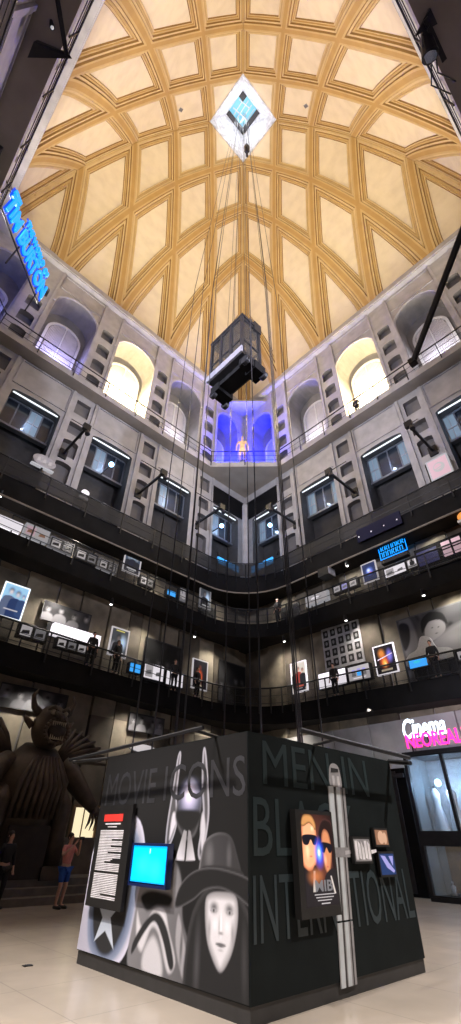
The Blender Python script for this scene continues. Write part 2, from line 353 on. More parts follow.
    # glazed windows of the lower storey
    for c, wd in BAYS:
        win_n[0] += 1
        wd = 3.1 if wd > 3 else 2.9; G = FW(side, 0, -0.9, 0); mb = MB()
        G.frame(mb, c-wd/2, c+wd/2, 21.1, 23.3, 0.1, 0, 0.1)
        for q in (1, 2, 3): G.box(mb, c-wd/2+q*wd/4-.04, c-wd/2+q*wd/4+.04, 21.2, 23.2, 0, .08)
        G.box(mb, c-wd/2, c+wd/2, 20.95, 21.1, -0.1, 0.25)
        wo = mb.build('window_%d' % win_n[0], 'frame_grey', kind='structure')
        for q in range(4):
            pb = MB(); G.box(pb, c-wd/2+q*wd/4+.05, c-wd/2+(q+1)*wd/4-.05, 21.22, 23.18, 0.02, 0.05)
            lit_ = (q in (0, 3)) if 'right' in side else (q == (2 if c < 0 else 1))
            pb.build('pane', 'window_blue' if lit_ else 'window_dim', wo)
            if lit_:
                mu = MB(); xa = c-wd/2+q*wd/4; G.box(mu, xa+.05, xa+wd/4-.05, 22.1, 22.16, .05, .075); G.box(mu, xa+wd/8-.02, xa+wd/8+.02, 21.2, 23.2, .05, .07); mu.build('glazing_bar', 'grey_steel', wo)
        tb = MB(); FWb = FW(side, 0, -0.25, 0); FWb.box(tb, c-wd/2+.1, c+wd/2-.1, 23.2, 23.27, 0, .08); tb.build('light_strip', 'tube_white', wo)
for s_ in SIDES: build_wall(s_)
# outer shell of the two upper storeys and lower walls with vertical board cladding
for s_ in SIDES:
    F = FW(s_, 0, 0, 0); mb = MB(); F.box(mb, -13.4, 13.4, 0, 15.4, -0.4, 0); mb.build('wall_'+s_, 'plaster_dark_and_shade' if 'right' not in s_ else 'plaster', kind='structure')
    mb = MB(); u = -12.95; r_ = random.Random(3)
    while u < 12.8:
        wd = r_.choice((0.9, 1.3, 1.3, 1.7)); wd = min(wd, 12.95-u); t = 0.05+r_.random()*0.2; mb.cur = 1 if r_.random() < .22 else 0
        F.box(mb, u, u+wd-0.09, 6.3, 11.9, 0, t); mb.cur = 1 if r_.random() < .3 else 0; F.box(mb, u, u+wd-0.09, 11.9, 15.3, 0, 0.05+r_.random()*0.1)
        if s_ in ('far_left', 'near_left'): F.box(mb, u, u+wd-0.09, 0, 6.3, 0, t)
        u += wd
    mb.build('wall_'+s_+'_boards', ['boards', 'boards_dark'], kind='structure')
    if s_ in ('far_right', 'near_right'):
        mb = MB(); u = -12.95
        while u < 12.8: F.box(mb, u, min(u+2.1, 12.95), 0, 6.3, 0, 0.08); u += 2.16
        mb.build('wall_'+s_+'_panels', 'plaster', kind='structure')
# ------------------------------------------------------------------ dome
PR = [(2.35, 66.8), (2.64, 66.1), (5.28, 62.85), (7.92, 58.25), (10.56, 50.5), (12.35, 42.5), (13.0, 37.9), (13.12, 34.5)]
def catmull(P, k=40):
    out = []
    P = [P[0]]+P+[P[-1]]
    for i in range(1, len(P)-2):
        for j in range(k):
            t = j/k; q = []
            for c in (0, 1):
                a, b, d, e = P[i-1][c], P[i][c], P[i+1][c], P[i+2][c]
                q.append(0.5*((2*b)+(-a+d)*t+(2*a-5*b+4*d-e)*t*t+(-a+3*b-3*d+e)*t**3))
            out.append(tuple(q))
    out.append(P[-2]); return out
PROF = catmull(PR[1:], 40); PROF = [(PR[0][0], PR[0][1])]+PROF
def zprof(wv):
    if wv <= PROF[0][0]: return PROF[0][1]
    lo, hi = 0, len(PROF)-1
    while hi-lo > 1:
        m_ = (lo+hi)//2
        if PROF[m_][0] <= wv: lo = m_
        else: hi = m_
    a, b = PROF[lo], PROF[hi]; t = (wv-a[0])/max(1e-6, b[0]-a[0]); return a[1]+(b[1]-a[1])*t
def dome():
    br = [0, .13, .24, .28, .385, .42, .51, .545, .63, .66]      # rib profile (distance from the rib's middle)
    s2 = math.sqrt(2)
    stops = set()
    for k in range(-5, 6):
        for b_ in br:
            for sg in (-1, 1): stops.add(round(k*CELL+sg*b_*s2, 4))
        for j in range(1, 12):
            stops.add(round(k*CELL+0.934+(CELL-1.868)*j/12, 4))
    st = sorted(v for v in stops if abs(v) <= 26.2); n = len(st)
    def hgt(d):
        if d < .245: return .34
        if d < .29: return .22
        if d < .39: return .22
        if d < .43: return .11
        if d < .52: return .12
        if d < .55: return .05
        if d < .635: return .10
        return 0
    def dd(v): return abs((v/CELL+50.5) % 1-0.5)*CELL/s2
    bm = bmesh.new(); vid = {}
    def get(i, j):
        if (i, j) in vid: return vid[(i, j)]
        v = bm.verts.new(((st[i]+st[j])/2, (st[i]-st[j])/2, 0)); vid[(i, j)] = v; return v
    for i in range(n-1):
        for j in range(n-1):
            c = [((st[a]+st[b])/2, (st[a]-st[b])/2) for a, b in ((i, j), (i+1, j), (i+1, j+1), (i, j+1))]
            mx = min(max(abs(x), abs(y)) for x, y in c); mn = max(max(abs(x), abs(y)) for x, y in c)
            if mx > 13.0 or mn < 2.35: continue
            bm.faces.new([get(i, j), get(i, j+1), get(i+1, j+1), get(i+1, j)])
    for no in ((1, 0, 0), (-1, 0, 0), (0, 1, 0), (0, -1, 0)):
        for lim in (12.95, 12.8, 12.6, 12.3, 12.0, 11.6, 11.2):
            bmesh.ops.bisect_plane(bm, geom=bm.verts[:]+bm.edges[:]+bm.faces[:], plane_co=Vector(no)*lim, plane_no=no, clear_outer=(lim == 12.95))
        bmesh.ops.bisect_plane(bm, geom=bm.verts[:]+bm.edges[:]+bm.faces[:], plane_co=Vector(no)*2.35, plane_no=no)
    dl = [f for f in bm.faces if max(abs(f.calc_center_median().x), abs(f.calc_center_median().y)) < 2.35]
    bmesh.ops.delete(bm, geom=dl, context='FACES')
    vs = [v.co.copy() for v in bm.verts]; bm.verts.ensure_lookup_table(); bm.verts.index_update(); fs = [tuple(v.index for v in f.verts) for f in bm.faces]
    bm.free(); out = []
    for v in vs:
        wv = max(abs(v.x), abs(v.y)); z = zprof(wv); h = hgt(min(dd(v.x+v.y), dd(v.x-v.y)))*min(1, max(0, (wv-2.62)/.4))
        dz = (zprof(min(wv+.05, 13.05))-zprof(wv-.05))/0.1; nn = Vector((dz, -1)).normalized()   # in (w, z): pointing inward and down
        ax = Vector((v.x, 0, 0)) if abs(v.x) > abs(v.y)+0.3 else (Vector((0, v.y, 0)) if abs(v.y) > abs(v.x)+0.3 else Vector((v.x, v.y, 0)))
        ax = ax.normalized() if ax.length > 0 else Vector((0, 0, 0))
        p = Vector((v.x, v.y, z)); p += (ax*nn.x + Vector((0, 0, nn.y)))*h
        out.append(p)
    # the colour pattern is keyed to plan position: keep it in the undisplaced object coordinates by mapping from a second coordinate set
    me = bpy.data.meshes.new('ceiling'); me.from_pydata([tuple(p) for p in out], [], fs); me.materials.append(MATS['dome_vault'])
    at = me.attributes.new('plan', 'FLOAT_VECTOR', 'POINT')
    for i, v in enumerate(vs): at.data[i].vector = (v.x, v.y, 0)
    o = bpy.data.objects.new('ceiling', me); COL.objects.link(o); o['kind'] = 'structure'
    nt = MATS['dome_vault'].node_tree; a = nt.nodes.new('ShaderNodeAttribute'); a.attribute_name = 'plan'
    sp = [q for q in nt.nodes if q.type == 'SEPXYZ'][0]; nt.links.new(a.outputs['Vector'], sp.inputs[0])
dome()
# lantern: splayed white frame, small glazed opening
mb = MB(); a, b = 2.62, 1.4
Q = [(-1, -1), (1, -1), (1, 1), (-1, 1)]
for i in range(4):
    p, q = Q[i], Q[(i+1) % 4]
    for t0, t1 in ((0, .48), (.52, 1)):
        f = lambda r, t, z: Vector(((p[0]+(q[0]-p[0])*t)*r, (p[1]+(q[1]-p[1])*t)*r, z))
        mb.add([f(a, t0, 66.0), f(a, t1, 66.0), f(b, t1, 69.3), f(b, t0, 69.3)], [(0, 1, 2, 3)])
    f = lambda r, t, z: Vector(((p[0]+(q[0]-p[0])*t)*r, (p[1]+(q[1]-p[1])*t)*r, z))
    mb.add([f(a*.99, .47, 66.0), f(a*.99, .53, 66.0), f(b*.99, .53, 69.3), f(b*.99, .47, 69.3)], [(0, 1, 2, 3)])
    mb.add([f(a+.16, 0, 66.1), f(a+.16, 1, 66.1), f(a, 1, 65.95), f(a, 0, 65.95)], [(0, 1, 2, 3)])
    mb.add([f(b, 0, 69.3), f(b, 1, 69.3), f(b, 1, 70.4), f(b, 0, 70.4)], [(0, 1, 2, 3)])
mb.build('trim_1', 'lantern_white', kind='structure')
mb = MB(); mb.box((-1.45, -1.45, 70.3), (1.45, 1.45, 70.4)); pane = mb.build('window_%d' % (win_n[0]+1), 'pane_cyan', kind='structure'); win_n[0] += 1
mb = MB()
for t in (-.75, -.25, .3, .8): mb.tube([(t, -1.15, 70.22), (t+.15, 1.15, 70.22)], .05, 6)
mb.tube([(-1.1, .5, 70.1), (1.1, .1, 70.1)], .06, 6); mb.tube([(-1.1, -.5, 70.1), (.4, -.8, 70.1)], .05, 6)
mb.build('mullion', 'white_paint', pane)
mb = MB(); mb.box((-1.4, -1.4, 69.5), (-.7, -.7, 69.8)); mb.box((.9, -1.4, 69.45), (1.4, 1.4, 69.62)); mb.box((-1.4, .9, 69.45), (1.4, 1.4, 69.6)); mb.build('beam', 'black_steel', pane)
light('lantern_fill', 'POINT', (0, 0, 66.9), 260, (.85, .92, 1), size=.4)  # added point light that brightens the white lantern frame
# ------------------------------------------------------------------ upper gallery slab, chamfered at the corners
def ring_poly(d, k):   # square at distance d from the walls with chamfers
    a = H-d; c = 2*H-2*k-a
    return [(a, c), (c, a), (-c, a), (-a, c), (-a, -c), (-c, -a), (c, -a), (a, -c)]
def to_wall(p, m_=13.0):
    s = m_/max(abs(p[0]), abs(p[1])); return (p[0]*s, p[1]*s)
def ring_slab(pts, z0, z1, name, mats, zf=None):
    n = len(pts); mb = MB(); Z0 = [z0+(zf(*p) if zf else 0) for p in pts]; Z1 = [z1+(zf(*p) if zf else 0) for p in pts]
    W = [to_wall(p) for p in pts]
    for i in range(n):
        j = (i+1) % n
        a0, b0 = (*pts[i], Z0[i]), (*pts[j], Z0[j]); a1, b1 = (*pts[i], Z1[i]), (*pts[j], Z1[j]); wa0, wb0 = (*W[i], Z0[i]), (*W[j], Z0[j]); wa1, wb1 = (*W[i], Z1[i]), (*W[j], Z1[j])
        mb.cur = 0; mb.add([a0, b0, b1, a1], [(0, 1, 2, 3)]); mb.cur = 1
        mb.add([a0, b0, wb0, wa0], [(3, 2, 1, 0)]); mb.add([a1, b1, wb1, wa1], [(0, 1, 2, 3)])
        mb.add([wa0, wb0, wb1, wa1], [(0, 1, 2, 3)])
        if abs(W[i][0]-W[j][0]) > .01 and abs(W[i][1]-W[j][1]) > .01:
            c = (math.copysign(13, W[i][0]+W[j][0]), math.copysign(13, W[i][1]+W[j][1]))
            for zi, zj in ((Z0[i], Z0[j]), (Z1[i], Z1[j])): mb.add([(*W[i], zi), (*W[j], zj), (*c, zi)], [(0, 1, 2)])
    return mb.build(name, mats, kind='structure')
UP = [(12.1, 8.1), (8.1, 12.1), (-9.3, 12.1), (-11.75, 9.65), (-11.75, -9.0), (-9.2, -11.45), (8.6, -11.45), (12.1, -8.0)]
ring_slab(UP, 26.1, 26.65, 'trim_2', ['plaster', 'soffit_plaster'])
for k, (sx, sy) in enumerate(((1, 1), (-1, 1), (1, -1), (-1, -1))):   # triangular ledges across the corners under the dome
    mb = MB(); P = [(sx*9.8, sy*13), (sx*13, sy*9.8), (sx*13, sy*13)]
    mb.add([(*p, z) for z in (36.85, 37.1) for p in P], [(0, 2, 1), (3, 4, 5), (0, 1, 4, 3), (1, 2, 5, 4), (2, 0, 3, 5)])
    mb.build('trim_%d' % (3+k), 'plaster', kind='structure')
def path_points(pts, step):
    out = []
    n = len(pts)
    for i in range(n):
        a, b = Vector(pts[i]), Vector(pts[(i+1) % n]); L = (b-a).length; k = max(1, round(L/step))
        for j in range(k): out.append(tuple(a+(b-a)*j/k))
    return out
def railing(pts, z0, h, label, step=2.2, panel=True, zf=None, infill='railing_mesh'):
    r = thing('gallery_railing', label, 'railing', (pts[0][0], pts[0][1], z0))
    zz = (lambda p: zf(*p)) if zf else (lambda p: 0)
    P = [(p[0]*.995, p[1]*.995, z0+zz(p)) for p in pts]; P.append(P[0])
    mb = MB(); mb.tube([(x, y, z+h) for x, y, z in P], .045, 6); mb.build('handrail', 'rail_steel', r)
    mb = MB(); mb.tube([(x, y, z+h*.55) for x, y, z in P], .018, 4); mb.tube([(x, y, z+.12) for x, y, z in P], .02, 4); mb.build('lower_rail', 'rail_steel', r)
    if panel:
        mb = MB()
        for i in range(len(P)-1):
            a, b = Vector(P[i]), Vector(P[i+1]); up_ = Vector((0, 0, h-.06)); mb.add([a, b, b+up_, a+up_], [(0, 1, 2, 3)])
        mb.build('mesh_infill', infill, r)
    posts = path_points(pts, step)[:96]
    for p in posts:
        z = z0+zz(p); mb = MB(); mb.box((p[0]*.995-.03, p[1]*.995-.03, z-.4), (p[0]*.995+.03, p[1]*.995+.03, z+h)); mb.build('post', 'rail_steel', r)
    return r
railing(UP, 26.65, 1.15, 'thin black railing along the uppermost gallery under the arches', 2.4, False)
def rounded(d, r, rn, dnl=None, dnr=None, k=8):
    out = []; dnl = dnl or d; dnr = dnr or d
    for (sx, sy, rr) in ((1, 1, r), (-1, 1, r), (-1, -1, rn), (1, -1, r)):
        cx = H-(d if sx > 0 else dnl)-rr; cy = H-(d if sy > 0 else dnr)-rr; A = {(1, 1): 0, (-1, 1): PI/2, (-1, -1): PI, (1, -1): 1.5*PI}[(sx, sy)]
        for i in range(k+1):
            a = A+PI/2*i/k; out.append((sx*cx+rr*math.cos(a), sy*cy+rr*math.sin(a)))
    return out
RB = rounded(1.28, 3.6, 1.0); RR = rounded(1.31, 3.6, 1.0)
def ramp(x, y): return -.75*(x-y)/26.0      # the two exhibition galleries climb gently round the hall
def floor_z(z, x, y):
    if z > 14.6: return 16.2
    return (12.8 if z > 11.2 else 7.8)+ramp(x, y)
ring_slab(RB, 14.95, 16.2, 'trim_7', ['gallery_black', 'gallery_soffit'])
ring_slab(RB, 11.9, 12.8, 'trim_8', ['gallery_black', 'gallery_soffit'], ramp)
ring_slab(RB, 6.85, 7.8, 'trim_9', ['gallery_black', 'gallery_soffit'], ramp)
railing(RR, 16.2, 1.05, 'dark railing with mesh infill on the gallery level with the big windows')
railing(RR, 12.8, .95, 'dark railing with mesh infill on the middle exhibition gallery', zf=ramp, infill='railing_net')
railing(RR, 7.8, .95, 'dark railing with mesh infill on the lowest exhibition gallery', zf=ramp, infill='railing_net')
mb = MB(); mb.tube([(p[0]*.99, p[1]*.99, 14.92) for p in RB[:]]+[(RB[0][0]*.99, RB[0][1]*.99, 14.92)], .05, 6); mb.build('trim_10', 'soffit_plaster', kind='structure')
# niche lights
for s_, c, col, e in (('far_right', 0, (1, .78, .42), 4600), ('far_left', 0, (1, .78, .42), 4600), ('far_right', 10.7, (.003, .01, 1), 4200), ('far_left', 10.7, (.003, .01, 1), 4200),
                      ('far_left', -5.45, (.45, .42, 1), 300), ('far_left', -10.7, (.2, .25, 1), 200), ('far_right', -5.45, (.8, .78, .9), 160), ('far_right', 5.45, (.8, .78, .9), 150), ('far_left', 5.45, (.8, .78, .9), 150)):
    light('niche_light', 'POINT', FW(s_, c, -0.6, 29.6).O, e, col, size=0.25)
for s_, c, e in (('far_right', 0, 45), ('far_left', 0, 45), ('far_right', 5.45, 40), ('far_left', 5.45, 40), ('far_left', -5.45, 30), ('far_right', -5.45, 60), ('far_right', 10.7, 60), ('far_left', 10.7, 60)):
    light('window_bay_light', 'POINT', FW(s_, c, -0.3, 21.9).O, e, (.5, .68, 1), size=0.04)
light('corner_blue_light', 'POINT', (11.8, 11.8, 36.2), 25, (.05, .05, 1), size=.2)
# ------------------------------------------------------------------ spot arms
def spot_arm(side, u, label, L=3.0, z=20.4):
    F = FW(side, u, 0, z); t = thing('wall_spotlight', label, 'lamp', F.p(0, 0, 0), 'spotlight arms on the wall piers')
    mb = MB(); F.box(mb, -.07, .07, -.07, .07, 0.02, L); mb.build('arm', 'black_steel', t)
    mb = MB(); mb.tube([F.p(-.2, 3.1, 0.02), F.p(0, 0.05, L-.05)], .03, 6); mb.build('stay', 'black_steel', t)
    mb = MB(); F.box(mb, -.25, .25, -.35, .35, 0, .12); mb.build('wall_plate', 'black_steel', t)
    mb = MB(); F.box(mb, -.22, .22, -.22, .22, L-.1, L+.12); hd = mb.build('lamp_head', 'black_steel', t)
    mb = MB(); mb.tube([F.p(.1, -.2, L), F.p(.14, -.48, L+.05)], [.12, .15], 10); mb.build('spotlight', 'dark_steel', t)
    return t
for s_, nm in (('far_right', 'right-hand wall'), ('far_left', 'left-hand wall')):
    for u, w_ in ((7.6, 'first from the far corner'), (2.5, 'second from the far corner'), (-3.0, 'third from the far corner'), (-8.2, 'farthest from the far corner')):
        spot_arm(s_, u, 'black arm jutting from a pier of the %s, %s' % (nm, w_))
def small_spot(loc, aim, label, lit='lamp_white', r=.10, grp='small spotlights on the galleries'):
    loc = Vector(loc); d = (Vector(aim)-loc).normalized(); t = thing('spotlight', label, 'lamp', loc, grp)
    mb = MB(); mb.tube([loc-d*.3, loc-d*.05, loc], [r*.7, r, r*1.1], 10); mb.build('housing', 'black_steel', t)
    mb = MB(); mb.sphere(loc+d*.01, (r*.7, r*.7, r*.7), 10, 6); mb.build('bulb', lit, t, True)
    mb = MB(); mb.tube([loc-d*.2, Vector((loc.x-d.x*.2, loc.y-d.y*.2, 16.2 if 16.4 < loc.z < 19 else loc.z+.35))], .02, 6); mb.build('bracket', 'black_steel', t)
    return t
# ------------------------------------------------------------------ lift and cables
LC = (-0.28, 0.36, 18.15)
lift = thing('panoramic_lift', 'black framed glass lift cabin hanging on cables in the middle of the dome', 'lift', LC)
x0, x1, y0, y1 = LC[0]-.66, LC[0]+.42, LC[1]-1.02, LC[1]+1.02; zb, zt = 18.3, 21.1
mb = MB()
for x in (x0, x1):
    for y in (y0, y1, (y0*2+y1)/3, (y0+y1*2)/3): mb.box((x-.07, y-.07, zb), (x+.07, y+.07, zt))
for x in ((x0+x1)/2,):
    for y in (y0, y1): mb.box((x-.04, y-.04, zb), (x+.04, y+.04, zt))
for y in (y0, y1): mb.box((x0, y-.05, zt-.2), (x1, y+.05, zt)); mb.box((x0, y-.04, zb+.9), (x1, y+.04, zb+.98))
for x in (x0, x1): mb.box((x-.05, y0, zt-.2), (x+.05, y1, zt)); mb.box((x-.04, y0, zb+.9), (x+.04, y1, zb+.98))
mb.build('frame', 'black_steel', lift)
for nm, a_, b_ in (('w', (x0-.01, y0, zb), (x0+.01, y1, zt)), ('e', (x1-.01, y0, zb), (x1+.01, y1, zt)), ('s', (x0, y0-.01, zb), (x1, y0+.01, zt)), ('n', (x0, y1-.01, zb), (x1, y1+.01, zt))):
    mb = MB(); mb.box(a_, b_); mb.build('glass_wall', 'lift_glass', lift)
mb = MB(); mb.box((x0-.08, y0-.1, zt), (x1+.08, y1+.1, zt+.14)); mb.box((x0+.2, y0+.3, zt+.14), (x1-.2, y1-.3, zt+.4)); mb.box((x1-.35, y0-.12, zt-.3), (x1+.1, y0+.35, zt+.42)); mb.build('roof', 'black_steel', lift)
mb = MB(); mb.box((x0-.06, y0-.08, 18.0), (x1+.06, y1+.08, zb)); mb.build('floor_pan', 'black_steel', lift)
mb = MB(); mb.box((x0-.16, y0-.12, 18.0), (x0-.07, y1+.12, 18.42)); mb.build('edge_beam', 'grey_steel', lift)
mb = MB(); mb.box((x0+.25, y0+.35, 17.72), (x1-.15, y1-.35, 18.0)); mb.box((x0+.1, y0-.15, 17.55), (x0+.7, y0+.3, 18.0)); mb.box((x0+.2, y1-.35, 17.5), (x1, y1+.2, 18.0)); mb.box((x1-.5, y0-.2, 17.5), (x1+.15, y0+.4, 18.05)); mb.build('undercarriage', 'gallery_black', lift)
for (x, y) in ((x0+.3, y1+.1), (x1+.1, y0-.1), (x0+.1, y0-.1), (x1, y1+.15)):
    mb = MB(); mb.tube([(x-.09, y, 17.55), (x+.09, y, 17.55)], .2, 14); mb.build('guide_wheel', 'black_steel', lift)
mb = MB(); mb.box((LC[0]-.1, LC[1]-1.0, zt+.4), (LC[0]+.1, LC[1]+1.0, zt+.66)); mb.build('hoist_beam', 'dark_steel', lift)
for (x, y) in ((LC[0]-.05, LC[1]-.3), (LC[0]+.05, LC[1]+.3), (LC[0]-.05, LC[1]-.8), (LC[0]+.05, LC[1]+.8)):
    mb = MB(); mb.tube([(x, y, 21.765), (x*.3, y*.3, 69.4)], .012, 5)
    tag(mb.build('hoist_cable', 'dark_steel'), 'thin steel hoist cable between the lift roof and the lantern', 'cable', 'hoist cables of the lift')
for (x, y) in ((-1.5, 0.75), (-1.45, 1.1), (-.9, -1.15), (.6, -1.05), (.95, -.65), (.7, 1.75), (-1.85, 1.45), (.2, -1.3), (1.6, -.9), (-1.0, 1.75), (1.2, 1.2), (-2.1, 1.9)):
    mb = MB(); mb.tube([(x, y, 2.95), (x, y, 26), (x*.25, y*.25, 69.4)], [.022, .018, .012], 5)
    tag(mb.build('guide_cable', 'dark_steel'), 'vertical guide cable stretched from the exhibition cube up past the lift', 'cable', 'guide cables around the lift')
cw = thing('cable_weight', 'small black weight block on the cables just below the lantern', 'weight', (0.15, -0.25, 54.0))
mb = MB(); mb.box((.0, -.45, 53.2), (.35, -.1, 55.2)); mb.build('block', 'black_steel', cw)
mb = MB(); mb.tube([(.17, -.28, 55.2), (.1, -.15, 69.4)], .02, 6); mb.tube([(-.1, -.5, 53.0), (.5, 0, 53.6)], .12, 8); mb.build('cable_clamp', 'black_steel', cw)
# ------------------------------------------------------------------ exhibition cube
BX0, BX1, BY0, BY1, BZ = -3.21, 0.82, -3.02, 0.97, 2.93
cube = thing('exhibition_cube', 'black exhibition cube with printed murals standing in the middle of the hall floor', 'exhibition stand', ((BX0+BX1)/2, (BY0+BY1)/2, 0))
mb = MB(); mb.box((BX0, BY0, .16), (BX1, BY1, BZ)); mb.build('body', 'box_black', cube)
mb = MB(); mb.box((BX0+.02, BY0+.02, 0), (BX1-.02, BY1-.02, .16)); mb.build('plinth', 'ink_dark', cube)
LF = Fr((BX0, BY1, 0), (0, -1, 0), (-1, 0, 0)); RF = Fr((BX0, BY0, 0), (1, 0, 0), (0, -1, 0))
# left face print: lettering and generic grey figures
def spline(pts, k=6, closed=True):
    n = len(pts); out = []
    for i in range(n if closed else n-1):
        P = [pts[(i-1) % n], pts[i], pts[(i+1) % n], pts[(i+2) % n]] if closed else [pts[max(i-1, 0)], pts[i], pts[i+1], pts[min(i+2, n-1)]]
        for j in range(k):
            t = j/k; out.append(tuple(0.5*(2*P[1][c]+(-P[0][c]+P[2][c])*t+(2*P[0][c]-5*P[1][c]+4*P[2][c]-P[3][c])*t*t+(-P[0][c]+3*P[1][c]-3*P[2][c]+P[3][c])*t**3) for c in (0, 1)))
    if not closed: out.append(pts[-1])
    return out
mb = MB(); LF.text(mb, 'MOVIE', .16, 1.78, 2.10, 2.62, .007, .002, 0); LF.text(mb, 'ICONS', 2.02, 3.94, 2.12, 2.62, .007, .002, 0)
o = mb.build('lettering', 'ink_letter', cube); o['label'] = 'faded grey lettering MOVIE ICONS'
import numpy as np
def attr_mat(name, emit=0.0, rough=0.5):
    m = bpy.data.materials.new(name); m.use_nodes = True; nt = m.node_tree; b = nt.nodes['Principled BSDF']; a = nt.nodes.new('ShaderNodeAttribute'); a.attribute_name = 'ink'
    nz = nt.nodes.new('ShaderNodeTexNoise'); nz.inputs['Scale'].default_value = 60; tc = nt.nodes.new('ShaderNodeTexCoord'); nt.links.new(tc.outputs['Object'], nz.inputs['Vector'])
    mx = nt.nodes.new('ShaderNodeMixRGB'); mx.blend_type = 'MULTIPLY'; mx.inputs[0].default_value = 0.12; nt.links.new(a.outputs['Color'], mx.inputs[1]); nt.links.new(nz.outputs['Fac'], mx.inputs[2])
    nt.links.new(mx.outputs[0], b.inputs['Base Color']); b.inputs['Roughness'].default_value = rough; b.inputs['Specular IOR Level'].default_value = 0.05 if rough > .8 else 0.2
    if emit: nt.links.new(a.outputs['Color'], b.inputs['Emission Color']); b.inputs['Emission Strength'].default_value = emit
    MATS[name] = m
attr_mat('printed_ink', rough=.9); attr_mat('lit_print', 0.9); attr_mat('lit_screen_print', 1.25)
def sdpoly(X, Y, pts):
    P = np.array(pts, float); d = np.full(X.shape, 1e9); ins = np.zeros(X.shape, bool); n = len(P)
    for i in range(n):
        ax, ay = P[i]; bx, by = P[(i+1) % n]; ex, ey = bx-ax, by-ay; L = ex*ex+ey*ey+1e-12
        t = np.clip(((X-ax)*ex+(Y-ay)*ey)/L, 0, 1); d = np.minimum(d, (X-ax-t*ex)**2+(Y-ay-t*ey)**2)
        c = ((ay > Y) != (by > Y)) & (X < (bx-ax)*(Y-ay)/(by-ay+1e-12)+ax); ins ^= c
    return np.where(ins, np.sqrt(d), -np.sqrt(d))
class Paint:   # a soft-edged printed picture laid on a fine grid
    def __init__(s, fr, x0, x1, y0, y1, step, bg):
        s.fr = fr; s.xs = np.arange(x0, x1+1e-6, step); s.ys = np.arange(y0, y1+1e-6, step); s.X, s.Y = np.meshgrid(s.xs, s.ys); s.C = np.zeros(s.X.shape+(3,)); s.C[:] = bg
    def shape(s, pts, col, blur=.02, alpha=1.0, edge=None, ew=.05, grad=None, smooth=5):
        if smooth: pts = spline(pts, smooth)
        sd = sdpoly(s.X, s.Y, pts); m = np.clip(sd/blur+.5, 0, 1); m = m*m*(3-2*m)*alpha
        c = np.zeros_like(s.C); c[:] = col
        if edge is not None: k = np.clip(1-sd/ew, 0, 1)[..., None]; c = c*(1-k)+np.array(edge)*k
        if grad is not None:
            (gx, gy), (hx, hy), c2 = grad; L = (hx-gx)**2+(hy-gy)**2; k = np.clip(((s.X-gx)*(hx-gx)+(s.Y-gy)*(hy-gy))/L, 0, 1)[..., None]; c = c*(1-k)+np.array(c2)*k
        s.C = s.C*(1-m[..., None])+c*m[..., None]; return s
    def glow(s, x, y, rx, ry, col, alpha=1.0):
        r = np.sqrt(((s.X-x)/rx)**2+((s.Y-y)/ry)**2); m = np.clip(1-r, 0, 1); m = (m*m*(3-2*m)*alpha)[..., None]; s.C = s.C*(1-m)+np.array(col)*m; return s
    def build(s, name, m, parent, n=.006):
        if m == 'printed_ink': s.C = np.where(s.C > .05, .05+(s.C-.05)*1.22, s.C*.8+.01)
        ny, nx = s.X.shape; me = bpy.data.meshes.new(name); o_ = origin(parent)
        vs = [tuple(s.fr.p(float(s.X[j, i]), float(s.Y[j, i]), n)-o_) for j in range(ny) for i in range(nx)]
        fs = [(j*nx+i, j*nx+i+1, (j+1)*nx+i+1, (j+1)*nx+i) for j in range(ny-1) for i in range(nx-1)]
        me.from_pydata(vs, [], fs); me.materials.append(MATS[m]); a = me.attributes.new('ink', 'FLOAT_COLOR', 'POINT')
        rgba = np.ones((ny*nx, 4)); rgba[:, :3] = np.clip(s.C.reshape(-1, 3), 0, 1); a.data.foreach_set('color', rgba.ravel()); me.update()
        o = bpy.data.objects.new(name, me); COL.objects.link(o); o.parent = parent; return o
def g(v, b=1.06): return (v, v*.985, v*b)
pt = Paint(LF, 0, 3.98, .17, 2.92, .0125, g(.012))
pt.glow(1.2, 2.2, 2.2, 1.0, g(.022), .8)
# pale oval ring with a star-ended ribbon
pt.shape([(.24, 1.85), (.02, 1.45), (-.1, .9), (-.05, .10), (.5, .0), (1.0, .05), (1.42, .27), (1.66, .8), (1.70, 1.35), (1.42, 1.86), (.8, 2.0)], g(.42, 1.2), .03, edge=g(.60, 1.2), ew=.10)
pt.shape([(.33, 1.72), (.22, 1.2), (.17, .7), (.30, .30), (.62, .12), (1.1, .15), (1.46, .5), (1.56, 1.1), (1.45, 1.65), (.9, 1.85)], (.13, .16, .24), .08, edge=(.28, .32, .44), ew=.12)
pt.shape([(.42, 1.6), (.36, 1.1), (.33, .7), (.48, .36), (.75, .20), (1.05, .26), (1.32, .6), (1.40, 1.1), (1.32, 1.55), (.9, 1.75)], g(.035), .08)
pt.shape([(.50, .74), (1.07, .74), (.90, .62), (1.10, .28), (.79, .46), (.50, .31), (.66, .60)], (.30, .34, .42), .015, smooth=0, grad=((.8, .74), (.8, .3), (.50, .55, .64)))
